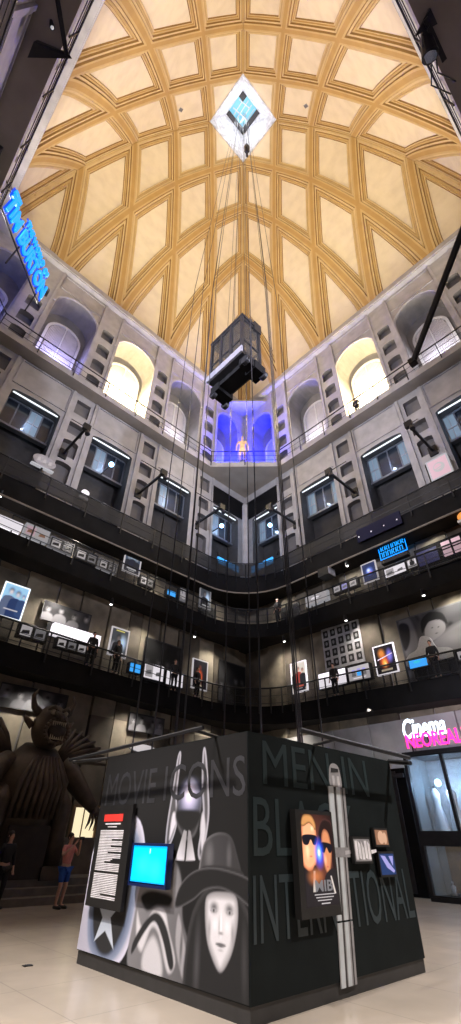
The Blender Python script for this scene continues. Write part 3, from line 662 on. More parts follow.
# pale globe between two curtain-like bands
for pts in ([(2.33, 2.75), (2.26, 2.3), (2.18, 1.8), (2.20, 1.50), (2.34, 1.60), (2.44, 1.85), (2.38, 2.2), (2.41, 2.75)], [(3.05, 2.75), (3.15, 2.25), (3.18, 1.85), (3.06, 1.42), (2.97, 1.5), (3.05, 1.9), (2.99, 2.3), (2.98, 2.75)]):
    pt.shape(pts, g(.09), .03, edge=g(.50, 1.15), ew=.05)
pt.shape([(2.31, 1.95), (2.27, 1.62), (2.36, 1.74), (2.44, 1.9)], g(.6, 1.1), .05); pt.shape([(3.04, 1.95), (3.12, 1.75), (3.06, 1.5), (3.0, 1.75)], g(.5, 1.1), .05)
pt.shape([(2.44, 2.12), (2.38, 1.9), (2.55, 1.70), (2.72, 1.62), (2.9, 1.70), (2.98, 1.92), (2.98, 2.15), (2.7, 2.42)], g(.05), .06, edge=g(.12), ew=.05)
pt.glow(2.71, 2.14, .36, .34, (.30, .32, .50)); pt.glow(2.71, 2.17, .26, .25, (.62, .58, .80)); pt.glow(2.70, 2.20, .16, .16, (.88, .84, .95), .9)
pt.shape([(2.44, 1.98), (2.96, 1.96), (2.92, 1.80), (2.72, 1.72), (2.48, 1.82)], g(.02), .06)
pt.shape([(2.62, 1.74), (2.69, 1.72), (2.67, 1.38), (2.46, 1.38)], g(.62, 1.1), .02, smooth=0, grad=((2.5, 1.4), (2.66, 1.6), g(.3))); pt.shape([(2.73, 1.74), (2.78, 1.72), (2.92, 1.39), (2.71, 1.38)], g(.55, 1.1), .02, smooth=0, grad=((2.88, 1.4), (2.74, 1.6), g(.25)))
# rounded pale shapes low in the middle (a plain abstract stand-in)
pt.shape([(1.62, 1.05), (1.72, 1.32), (2.1, 1.46), (2.45, 1.38), (2.66, 1.1), (2.72, .75), (2.95, .45), (3.02, .1), (2.6, .0), (1.9, .0), (1.5, .20), (1.55, .7)], g(.20), .06, grad=((1.6, .9), (2.9, .4), g(.11)))
pt.glow(2.15, 1.20, .5, .28, g(.50)); pt.glow(2.50, 1.05, .2, .3, g(.22))
pt.shape([(1.68, .92), (1.95, 1.01), (2.42, .98), (2.40, .87), (2.10, .85), (1.86, .78)], g(.015), .07)
pt.shape([(1.62, .76), (1.80, .60), (2.02, .80), (2.30, .82), (2.44, .62), (2.62, .34), (2.46, .22), (2.2, .55), (2.02, .60), (1.84, .34), (1.66, .46)], g(.56), .04, edge=g(.34), ew=.05)
pt.shape([(1.60, .30), (1.86, .55), (2.08, .68), (2.30, .52), (2.50, .26), (2.58, .34), (2.36, .66), (2.10, .78), (1.82, .64), (1.60, .42)], g(.03), .04)
pt.shape([(1.86, .36), (2.08, .55), (2.30, .38), (2.34, .15), (1.90, .15)], g(.50), .06, edge=g(.28), ew=.06)
pt.shape([(2.62, .80), (2.76, .58), (2.90, .32), (2.80, .20), (2.60, .50)], g(.30), .05); pt.glow(2.72, .5, .05, .3, g(.06), .8); pt.glow(2.86, .3, .05, .2, g(.4), .8)
# dark brimmed hat over a plain pale face
pt.shape([(2.92, .85), (2.80, .0), (3.2, -.1), (3.98, -.1), (4.05, .80), (3.5, 1.2)], g(.022), .05, edge=g(.06), ew=.08); pt.glow(3.05, .4, .10, .6, g(.09), .7); pt.glow(3.90, .5, .08, .5, g(.07), .6)
pt.shape([(3.03, 1.20), (3.06, 1.50), (3.16, 1.64), (3.40, 1.71), (3.64, 1.67), (3.76, 1.50), (3.85, 1.20), (3.4, 1.25)], g(.07), .02, edge=g(.20), ew=.04, grad=((3.1, 1.2), (3.8, 1.5), g(.045))); pt.glow(3.22, 1.45, .14, .24, g(.16), .7); pt.glow(3.62, 1.45, .08, .24, g(.12), .7)
pt.shape([(3.02, 1.24), (3.2, 1.27), (3.6, 1.28), (3.86, 1.24), (3.86, 1.31), (3.5, 1.35), (3.1, 1.33)], g(.035), .03)
pt.shape([(2.54, .86), (2.58, 1.06), (2.78, 1.22), (3.08, 1.31), (3.5, 1.32), (4.05, 1.22), (4.05, .98), (3.75, 1.07), (3.45, 1.12), (3.15, 1.08), (2.9, .96)], g(.018), .02, edge=g(.11), ew=.03)
pt.shape([(3.17, .96), (3.26, 1.06), (3.5, 1.09), (3.74, 1.07), (3.80, .92), (3.76, .70), (3.66, .50), (3.49, .36), (3.32, .48), (3.21, .66)], g(.60), .03, edge=g(.22), ew=.09, grad=((3.5, 1.0), (3.5, 1.12), g(.25)))
pt.glow(3.35, .93, .13, .09, g(.10), .95); pt.glow(3.64, .93, .13, .09, g(.10), .95)
for ex in (3.345, 3.645): pt.shape([(ex-.07, .895), (ex, .925), (ex+.07, .895), (ex, .875)], g(.32), .015); pt.glow(ex, .90, .03, .03, g(.01))
pt.glow(3.49, .78, .03, .18, g(.78), .9); pt.glow(3.455, .76, .03, .14, g(.3), .6); pt.glow(3.49, .70, .07, .025, g(.12), .8); pt.shape([(3.39, .60), (3.49, .615), (3.59, .60), (3.49, .575)], g(.12), .02); pt.glow(3.49, .55, .08, .02, g(.3), .7)
pt.glow(3.27, .72, .05, .16, g(.22), .7); pt.glow(3.70, .72, .05, .16, g(.22), .7); pt.glow(3.38, .77, .08, .1, g(.75), .7); pt.glow(3.60, .77, .08, .1, g(.75), .7); pt.glow(3.49, .46, .06, .08, g(.62), .6)
o = pt.build('printed_picture', 'printed_ink', cube, .0055); o['label'] = 'grey mural of an oval ring, a pale globe and a face under a brimmed hat'
# right face print
mb = MB(); RF.text(mb, 'MEN IN', .30, 3.1, 2.28, 2.84, .006, .002, 0)
RF.text(mb, 'BLACK', .08, 2.5, 1.46, 2.12, .006, .002, 0); o = mb.build('lettering', 'ink_teal', cube); o['label'] = 'large faint teal lettering MEN IN BLACK'
mb = MB(); RF.text(mb, 'INTERNATIONAL', .06, 3.96, .64, 1.28, .006, .002, 0); o = mb.build('lettering', 'ink_teal_light', cube); o['label'] = 'large faint grey lettering INTERNATIONAL'
mb = MB(); L2 = ['silver_print', 'ink_grey', 'ink_dark', 'ink_light']
def dv(i, pts, n): mb.cur = i; RF.poly(mb, pts, n, .002)
dv(1, spline([(1.95, 2.35), (1.93, 2.55), (2.0, 2.68), (2.15, 2.70), (2.24, 2.62), (2.25, 2.35)], 4), .010); dv(2, [(1.98, 2.56), (2.2, 2.58), (2.2, 2.63), (2.0, 2.63)], .013)
for q in (2.0, 2.14): dv(3, [(q, 2.36), (q+.07, 2.36), (q+.07, 2.52), (q, 2.52)], .013)
for (xa, xb, ya, yb, sh) in ((1.80, 2.28, 1.52, 2.36, .0), (1.74, 2.12, .74, 1.50, .0), (1.68, 2.06, .10, .72, .0)):
    wq = (xb-xa); dv(1, [(xa, ya), (xb, ya), (xb+.06, yb), (xa+.06, yb)], .010)
    dv(0, [(xa+.02, ya), (xa+wq*.30, ya), (xa+wq*.30+.06, yb), (xa+.08, yb)], .013); dv(2, [(xa+wq*.34, ya), (xa+wq*.42, ya), (xa+wq*.42+.06, yb), (xa+wq*.34+.06, yb)], .013)
    dv(0, [(xa+wq*.48, ya), (xa+wq*.70, ya), (xa+wq*.70+.06, yb), (xa+wq*.48+.06, yb)], .013); dv(2, [(xa+wq*.8, ya), (xa+wq*.86, ya), (xa+wq*.86+.06, yb), (xa+wq*.8+.06, yb)], .013)
dv(1, [(1.72, 1.44), (2.26, 1.44), (2.26, 1.56), (1.76, 1.56)], .016); dv(3, [(2.12, 1.47), (2.34, 1.49), (2.34, 1.53), (2.12, 1.52)], .019)
o = mb.build('printed_picture', L2, cube); o['label'] = 'silver twin tube device printed as a tall strip'
# overhead rails
mb = MB(); mb.tube([(-3.65, 1.75, 2.9), (-3.65, -2.5, 2.98)], .03, 6); mb.tube([(-3.7, 1.5, 2.84), (-3.1, 0.9, 2.93)], .03, 6); mb.tube([(-3.65, -2.3, 2.97), (-3.15, -2.3, 2.93)], .025, 6); mb.build('lamp_rail', 'black_steel', cube)
mb = MB(); mb.tube([(-2.5, -3.45, 2.99), (.85, -3.45, 2.95)], .035, 6); mb.tube([(.55, -3.6, 2.82), (.85, -3.0, 2.93)], .04, 6); mb.tube([(-1.6, -3.45, 2.97), (-1.6, -3.0, 2.93)], .025, 6); mb.build('lamp_rail', 'black_steel', cube)
# things fixed to the cube
ip = thing('information_panel', 'tall black text panel with red heading on the left face of the cube', 'sign', LF.p(.75, .74))
mb = MB(); LF.box(mb, .20, 1.30, .72, 2.10, .036, .10); mb.build('board', 'ink_black', ip)
mb = MB(); LF.poly(mb, [(.40, 1.86), (1.02, 1.86), (1.02, 1.965), (.40, 1.965)], .103); mb.build('heading', 'ink_red', ip)
mb = MB()
LF.poly(mb, [(.47, 1.815), (.97, 1.815), (.97, 1.835), (.47, 1.835)], .103); LF.poly(mb, [(.56, 1.775), (.86, 1.775), (.86, 1.79), (.56, 1.79)], .103)
r_ = random.Random(5); y = 1.735
for blk, (ya, yb) in enumerate(((1.18, 1.735), (.83, 1.15))):
    y = yb
    while y > ya:
        e_ = 1.10 if r_.random() > .16 else .62+r_.random()*.3
        LF.poly(mb, [(.34, y-.014), (e_, y-.014), (e_, y), (.34, y)], .103); y -= .0215
mb.build('text_lines', 'ink_white', ip)
sn = thing('video_screen', 'glowing cyan square screen mounted on the left face of the cube', 'screen', LF.p(1.97, 1.08))
mb = MB(); LF.frame(mb, 1.49, 2.46, 1.05, 1.57, .03, .05, .15); LF.box(mb, 1.5, 2.45, 1.06, 1.56, .05, .12); mb.build('bezel', 'bezel_blue', sn)
mb = MB(); LF.box(mb, 1.525, 2.425, 1.10, 1.535, .12, .135); mb.build('display', 'screen_cyan', sn)
sp_ = Paint(LF, 1.54, 2.41, 1.115, 1.52, .012, (.0, .42, .95)); sp_.glow(1.85, 1.30, .3, .2, (.02, .60, 1), .7); sp_.glow(2.15, 1.26, .25, .2, (.02, .60, 1), .7); sp_.shape([(1.975, 1.45), (1.995, 1.45), (1.995, 1.50), (1.975, 1.50)], (.5, .9, 1), .01, smooth=0); sp_.build('screen_picture', 'lit_screen_print', sn, .137)
ps = thing('film_poster_screen', 'tall lit poster screen showing two people in dark glasses with blue glow', 'screen', RF.p(1.28, .82))
mb = MB(); RF.box(mb, .84, 1.72, .82, 2.0, .015, .12); mb.build('case', 'ink_black', ps)
pp = Paint(RF, .95, 1.69, .93, 1.95, .006, (.012, .006, .006))
pp.glow(1.3, 1.5, .55, .7, (.10, .03, .02))
pp.shape([(.93, 1.50), (.96, 1.82), (1.06, 1.92), (1.22, 1.90), (1.29, 1.78), (1.28, 1.50), (1.22, 1.36), (1.08, 1.30), (.95, 1.36)], (.62, .30, .16), .015, edge=(.30, .09, .04), ew=.05)
pp.shape([(.95, 1.84), (1.02, 1.94), (1.2, 1.94), (1.29, 1.84), (1.27, 1.76), (1.15, 1.84), (1.0, 1.80)], (.42, .20, .07), .015, edge=(.12, .05, .02), ew=.03)
pp.glow(1.06, 1.52, .07, .14, (.85, .50, .30), .9); pp.glow(1.20, 1.78, .06, .05, (.85, .52, .32), .8)
pp.shape([(.96, 1.69), (1.12, 1.71), (1.29, 1.69), (1.27, 1.60), (1.20, 1.59), (1.15, 1.65), (1.08, 1.59), (.98, 1.60)], (.005, .005, .01), .01)
pp.glow(1.13, 1.46, .05, .015, (.3, .08, .05), .9)
pp.shape([(1.34, 1.50), (1.34, 1.74), (1.44, 1.88), (1.58, 1.90), (1.70, 1.80), (1.70, 1.3), (1.62, 1.22), (1.58, 1.45)], (.012, .006, .006), .02, edge=(.05, .02, .02), ew=.03)
pp.shape([(1.39, 1.55), (1.42, 1.72), (1.50, 1.78), (1.60, 1.72), (1.63, 1.52), (1.58, 1.34), (1.50, 1.25), (1.42, 1.34)], (.42, .17, .08), .015, edge=(.16, .05, .03), ew=.04)
pp.glow(1.46, 1.42, .05, .09, (.70, .36, .22), .8)
pp.shape([(1.38, 1.61), (1.50, 1.62), (1.64, 1.59), (1.62, 1.51), (1.56, 1.50), (1.51, 1.56), (1.45, 1.50), (1.39, 1.52)], (.005, .005, .01), .01)
pp.glow(1.50, 1.34, .04, .014, (.35, .05, .05), .9)
pp.shape([(.93, 1.32), (1.1, 1.28), (1.22, 1.36), (1.34, 1.12), (1.3, .9), (.93, .9)], (.012, .01, .012), .02); pp.shape([(1.12, 1.08), (1.16, 1.30), (1.20, 1.30), (1.18, 1.08)], (.35, .32, .3), .012, smooth=0); pp.shape([(1.42, 1.24), (1.7, 1.30), (1.7, .9), (1.34, .9)], (.012, .01, .012), .02); pp.shape([(1.60, 1.05), (1.54, 1.24), (1.57, 1.24), (1.64, 1.05)], (.4, .36, .34), .012, smooth=0)
pp.glow(1.2, 1.24, .24, .13, (.42, .14, .05), .8)
pp.glow(1.32, 1.50, .15, .22, (.02, .08, .85), 1); pp.glow(1.32, 1.50, .08, .12, (.25, .50, 1), 1); pp.glow(1.32, 1.50, .035, .05, (.95, .98, 1), 1)
pp.build('display', 'lit_screen_print', ps, .1215)
mb = MB(); RF.text(mb, 'MIB', 1.17, 1.57, 1.08, 1.20, .124, .002, .02); mb.build('lettering', 'lit_dim', ps)
mb = MB()
for q in range(3): RF.poly(mb, [(1.14+.03*q, 1.045-.03*q), (1.62-.05*q, 1.045-.03*q), (1.62-.05*q, 1.055-.03*q), (1.14+.03*q, 1.055-.03*q)], .124)
RF.poly(mb, [(1.28, .95), (1.48, .95), (1.48, .962), (1.28, .962)], .124); mb.build('small_print', 'lit_soft', ps)
for (nm, lab, xa, xb, ya, yb, pal) in (('framed_photo', 'pale grey cut-out ticket-like panel beside the silver device', 2.28, 2.80, 1.36, 1.70, ('ink_grey', 'ink_white')),
                             ('framed_photo', 'small lit photograph with warm skin tones, upper of the two at the right', 2.95, 3.40, 1.57, 1.83, ('lit_skin_dark', 'lit_skin')),
                             ('framed_photo', 'small framed violet screen, lower of the two at the right', 2.98, 3.49, 1.18, 1.51, ('lit_navy', 'lit_violet'))):
    t = thing(nm, lab, 'picture', RF.p((xa+xb)/2, ya)); mb = MB(); RF.box(mb, xa, xb, ya, yb, .015, .07); mb.build('frame', 'ink_black', t)
    mb = MB(); mb.cur = 0; RF.poly(mb, [(xa+.03, ya+.03), (xb-.03, ya+.03), (xb-.03, yb-.03), (xa+.03, yb-.03)], .072); mb.cur = 1
    if 'ticket' in lab:
        for q in range(5): RF.poly(mb, [(xa+.05+.09*q, ya+.05+.02*(q % 2)), (xa+.12+.09*q, ya+.05), (xa+.12+.09*q, yb-.05-.05*(q % 3)), (xa+.05+.09*q, yb-.05)], .074)
        RF.poly(mb, [(xb-.02, yb-.22), (xb+.14, yb-.2), (xb+.14, yb-.16), (xb-.02, yb-.17)], .074)
    elif 'warm' in lab: RF.ell(mb, xa+.2, ya+.13, .1, .09, .074); RF.ell(mb, xa+.32, ya+.12, .06, .08, .075)
    else: RF.poly(mb, [(xa+.06, yb-.05), (xa+.2, yb-.06), (xa+.3, ya+.18), (xb-.06, ya+.08), (xb-.1, ya+.05), (xa+.22, ya+.12)], .074); RF.poly(mb, [(xb-.2, yb-.06), (xb-.06, yb-.06), (xb-.1, yb-.2)], .074)
    mb.build('print', list(pal), t)
# ------------------------------------------------------------------ wall pictures on the galleries
def art(mb, F, w_, h_, n, kind, base=0):
    """generic picture inside w x h (origin bottom centre); material slots 0 ground, 1 main, 2 second, 3 accent, 4 line"""
    def P(i, pts, dn=0.003): mb.cur = i; F.poly(mb, pts, n+dn)
    P(0, [(-w_/2, 0), (w_/2, 0), (w_/2, h_), (-w_/2, h_)], 0)
    if kind == 'couple':
        for sx, i in ((-.2, 1), (.14, 1)):
            mb.cur = 2; F.ell(mb, sx*w_, h_*.72, w_*.17, h_*.15, n+.003); mb.cur = 1; F.ell(mb, sx*w_+.02, h_*.66, w_*.13, h_*.12, n+.005)
        P(3, spline([(-w_*.42, 0.05), (-w_*.4, h_*.42), (-w_*.1, h_*.56), (w_*.1, h_*.5), (w_*.42, h_*.44), (w_*.42, .05)], 4), .004)
        for q in range(2): P(4, [(-w_*.3, h_*(.2-.06*q)), (w_*.3, h_*(.2-.06*q)), (w_*.3, h_*(.225-.06*q)), (-w_*.3, h_*(.225-.06*q))], .007)
    elif kind == 'figure':
        mb.cur = 1; F.ell(mb, 0, h_*.74, w_*.13, h_*.09, n+.003); P(1, spline([(-w_*.2, h_*.25), (-w_*.26, h_*.5), (-w_*.1, h_*.66), (w_*.12, h_*.66), (w_*.25, h_*.5), (w_*.18, h_*.25)], 4)); P(2, [(-w_*.4, h_*.3), (-w_*.25, h_*.35), (-w_*.25, h_*.8), (-w_*.42, h_*.7)]); P(2, [(w_*.3, h_*.3), (w_*.42, h_*.3), (w_*.42, h_*.75), (w_*.3, h_*.8)])
        P(4, [(-w_*.3, h_*.08), (w_*.3, h_*.08), (w_*.3, h_*.12), (-w_*.3, h_*.12)], .005); P(3, [(-w_*.2, h_*.90), (w_*.25, h_*.90), (w_*.25, h_*.93), (-w_*.2, h_*.93)], .005)
    elif kind == 'flame':
        P(1, spline([(-w_*.2, h_*.2), (-w_*.3, h_*.5), (-w_*.1, h_*.62), (-w_*.12, h_*.85), (w_*.12, h_*.6), (w_*.2, h_*.4), (w_*.05, h_*.2)], 5)); P(2, spline([(-w_*.1, h_*.25), (-w_*.16, h_*.45), (0, h_*.6), (w_*.08, h_*.4), (0, h_*.25)], 4), .006)
        P(3, spline([(w_*.12, h_*.3), (w_*.1, h_*.8), (w_*.3, h_*.85), (w_*.34, h_*.5), (w_*.26, h_*.25)], 4), .004); P(4, [(-w_*.25, h_*.1), (w_*.3, h_*.1), (w_*.3, h_*.16), (-w_*.25, h_*.16)], .007)
    elif kind == 'trio':
        for k_, sx in enumerate((-.25, .0, .24)):
            mb.cur = 1; F.ell(mb, sx*w_, h_*(.7+.04*(k_ % 2)), w_*.09, h_*.08, n+.004); P(3 if k_ != 1 else 2, [(sx*w_-w_*.1, h_*.3), (sx*w_+w_*.1, h_*.3), (sx*w_+w_*.09, h_*.62), (sx*w_-w_*.09, h_*.62)])
        P(4, [(-w_*.3, h_*.14), (w_*.3, h_*.14), (w_*.3, h_*.2), (-w_*.3, h_*.2)], .005)
    elif kind == 'disc':
        mb.cur = 1; F.ell(mb, 0, h_*.52, w_*.3, h_*.26, n+.003); mb.cur = 2; F.ell(mb, -w_*.05, h_*.56, w_*.2, h_*.16, n+.005); P(3, [(-w_*.25, h_*.42), (w_*.25, h_*.5), (w_*.25, h_*.56), (-w_*.25, h_*.46)], .007)
    elif kind == 'sheets':
        k_ = max(1, int(w_/.45))
        for q in range(k_):
            xa = -w_/2+w_*(q+.12)/k_; xb = -w_/2+w_*(q+.88)/k_; P(1+(q % 2), [(xa, h_*.1), (xb, h_*.1), (xb, h_*.88), (xa, h_*.88)]); P(4, [(xa+.04, h_*.25), (xb-.08, h_*.3), (xb-.1, h_*.6), (xa+.08, h_*.5)], .006)
def painted(G, w_, h_, kind, label):
    bgs = {'couple': (.30, .55, .80), 'figure': (.05, .055, .065), 'flame': (.012, .010, .014), 'trio': (.62, .55, .50), 'disc': (.02, .03, .09)}
    q = Paint(G, -w_/2, w_/2, 0, h_, .03, bgs[kind]); W = w_; T = h_
    def person_(cx, top, sc, skin, hair, coat):
        q.shape([(cx-.26*sc, top-1.5*sc), (cx-.30*sc, top-.62*sc), (cx-.10*sc, top-.44*sc), (cx+.10*sc, top-.44*sc), (cx+.30*sc, top-.62*sc), (cx+.26*sc, top-1.5*sc)], coat, .04); q.glow(cx, top-.16*sc, .20*sc, .22*sc, hair, 1); q.glow(cx, top-.24*sc, .15*sc, .21*sc, skin, 1)
    if kind == 'couple':
        q.shape([(-W/2, 0), (-W/2, T*.45), (0, T*.5), (W/2, T*.42), (W/2, 0)], (.02, .05, .16), .1)
        person_(-.18*W, T*.92, 1.0, (.65, .62, .66), (.01, .01, .02), (.10, .13, .22)); person_(.12*W, T*.88, 1.0, (.60, .60, .66), (.01, .01, .02), (.02, .04, .12)); person_(.38*W, T*.80, .7, (.55, .6, .7), (.05, .06, .1), (.03, .06, .16)); q.shape([(-.3*W, .2*T), (.3*W, .2*T), (.3*W, .24*T), (-.3*W, .24*T)], (.45, .45, .5), .01, smooth=0)
    elif kind == 'figure':
        q.glow(.2*W, .5*T, .35*W, .4*T, (.45, .6, .8), .9); q.glow(-.35*W, .3*T, .2*W, .3*T, (.35, .35, .4), .8); person_(-.05*W, .82*T, 1.05, (.14, .12, .12), (.01, .01, .01), (.012, .012, .015)); q.shape([(-.28*W, .91*T), (.25*W, .91*T), (.25*W, .95*T), (-.28*W, .95*T)], (.55, .5, .12), .01, smooth=0); q.shape([(-.3*W, .08*T), (.35*W, .08*T), (.35*W, .13*T), (-.3*W, .13*T)], (.4, .4, .42), .01, smooth=0)
    elif kind == 'flame':
        big = 'small' not in label
        q.glow(-.05*W, .42*T, .32*W, .34*T, (.75, .10, .02), 1); q.glow(-.05*W, .36*T, .18*W, .22*T, (.95, .50, .10), 1); q.glow(-.02*W, .30*T, .08*W, .10*T, (1, .85, .5), 1)
        if big: q.glow(-.15*W, .72*T, .25*W, .25*T, (.85, .30, .06), .9); q.glow(.25*W, .60*T, .22*W, .34*T, (.25, .22, .85), .9); q.shape([(-.4*W, .50*T), (.38*W, .64*T), (.38*W, .67*T), (-.4*W, .53*T)], (.85, .75, .9), .02, smooth=0)
        else: q.glow(0, .75*T, .14*W, .14*T, (.12, .03, .02), 1)
        q.shape([(-.28*W, .08*T), (.28*W, .08*T), (.28*W, .14*T), (-.28*W, .14*T)], (.5, .42, .3), .01, smooth=0)
    elif kind == 'trio':
        if 'three figures' in label: cs = ((.5, .28, .2), (.05, .02, .02), (.35, .05, .04))
        else: q.C[:] = (.06, .08, .12); q.glow(0, .8*T, .5*W, .35*T, (.4, .5, .62), .9); cs = ((.30, .32, .36), (.02, .02, .03), (.02, .02, .03))
        for k_, x_ in enumerate((-.28, 0, .28)): person_(x_*W, T*(.80+.07*(k_ == 1)), .72, cs[0], cs[1], cs[2] if k_ == 1 else (.02, .02, .025))
        q.shape([(-.42*W, 0), (.42*W, 0), (.36*W, .26*T), (-.36*W, .26*T)], (.03, .03, .04), .04, smooth=0); q.shape([(-.3*W, .15*T), (.3*W, .15*T), (.3*W, .20*T), (-.3*W, .20*T)], (.7, .15, .1) if 'three' in label else (.5, .5, .5), .01, smooth=0); q.shape([(-.2*W, .08*T), (.2*W, .08*T), (.2*W, .10*T), (-.2*W, .10*T)], (.5, .5, .5), .01, smooth=0)
    elif kind == 'disc':
        q.glow(0, .55*T, .38*W, .32*T, (.12, .22, .75), 1); q.glow(-.05*W, .60*T, .2*W, .16*T, (.6, .7, .9), 1); q.glow(.05*W, .45*T, .2*W, .08*T, (.6, .12, .15), .9)
    return q
def poster(name, label, cat, side, u, d, z, w_, h_, kind, pal, frame='lit_white', ft=.06, tilt=0, stand=True, thick=.09, grp=None):
    F = FW(side, u, d, z); t = thing(name, label, cat, F.p(0, 0, 0), grp); G = F.sub(0, 0, 0, tilt)
    mb = MB(); G.frame(mb, -w_/2-ft, w_/2+ft, -ft, h_+ft, ft, -thick/2, thick/2+.01); G.box(mb, -w_/2, w_/2, 0, h_, -thick/2, thick/2-.02); mb.build('frame', frame, t)
    if 'poster' in name: painted(G, w_, h_, kind, label).build('print', 'lit_print', t, thick/2-.005)
    else: mb = MB(); art(mb, G, w_, h_, thick/2-.01, kind); mb.build('print', pal, t)
    if stand:
        zf = {True: None}.get(stand); O_ = F.p(0, 0, 0); fl = floor_z(z, O_.x, O_.y)
        mb = MB(); hh = fl-z
        for sx in (-1, 1): G.box(mb, sx*w_*.3-.03, sx*w_*.3+.03, hh, 0-ft, -.03, .03)
        G.box(mb, -w_*.35, w_*.35, hh, hh+.04, -.12, .1); mb.build('stand', 'black_steel', t)
    return t
BW = ['lit_black', 'lit_dim', 'ink_grey', 'ink_light', 'gleam_white']  # poster and case positions and sizes are baked from a scaling about the camera
poster('film_poster', 'backlit poster of a pale blue couple at the left end of the lowest gallery', 'poster', 'far_left', -3.1, 0.8, 9.45, 1.06, 1.53, 'couple', ['lit_skyblue', 'lit_white', 'lit_black', 'lit_navy', 'lit_soft'], 'tube_white')
poster('film_poster', 'white-framed poster with a dark figure behind the lowest left railing', 'poster', 'far_left', 2.62, 0.8, 9.11, 0.97, 1.4, 'figure', ['lit_black', 'lit_dim', 'lit_skyblue', 'lit_warm', 'lit_soft'], 'lit_soft')
poster('film_poster', 'backlit black poster with a small red flame on the lowest gallery', 'poster', 'far_left', 8.25, 0.8, 8.58, 1.06, 1.59, 'flame', ['lit_black', 'lit_red', 'lit_orange', 'lit_red', 'lit_soft'], 'lit_soft')
poster('film_poster', 'tall framed grey poster on the middle gallery, left side', 'poster', 'far_left', 2.59, 0.8, 13.98, 1.04, 1.38, 'trio', ['lit_skyblue', 'lit_black', 'lit_dim', 'lit_black', 'lit_white'], 'lit_soft')
poster('film_poster', 'dark poster in a pale frame on the middle gallery near the far corner', 'poster', 'far_left', 8.34, 0.8, 13.66, 0.83, 1.43, 'figure', ['lit_black', 'lit_dim', 'lit_dim', 'lit_black', 'lit_soft'], 'lit_dim')
poster('film_poster', 'white-framed poster of three figures nearest the corner on the lowest right gallery', 'poster', 'far_right', 7.89, 0.8, 8.42, 1.04, 1.59, 'trio', ['lit_soft', 'lit_skin', 'lit_red', 'lit_black', 'lit_red'], 'lit_white')
poster('film_poster', 'backlit poster with orange flame and blue streaks on the lowest right gallery', 'poster', 'far_right', 2.36, 0.8, 8.28, 1.06, 1.35, 'flame', ['lit_black', 'lit_red', 'lit_orange', 'lit_violet', 'lit_warm'], 'lit_white')
poster('film_poster', 'poster with a blue and red disc on the middle right gallery', 'poster', 'far_right', 2.23, 0.8, 13.33, 0.82, 1.11, 'disc', ['lit_black', 'lit_violet', 'lit_skyblue', 'lit_pink', 'lit_soft'], 'lit_soft')
poster('lit_picture', 'pinkish lit picture box standing above the window-level railing at the right', 'picture', 'far_right', -3.19, 0.9, 17.72, 1.06, 1.27, 'disc', ['lit_pink', 'lit_soft', 'lit_pink', 'lit_soft', 'lit_dim'], 'gleam_white', .08)
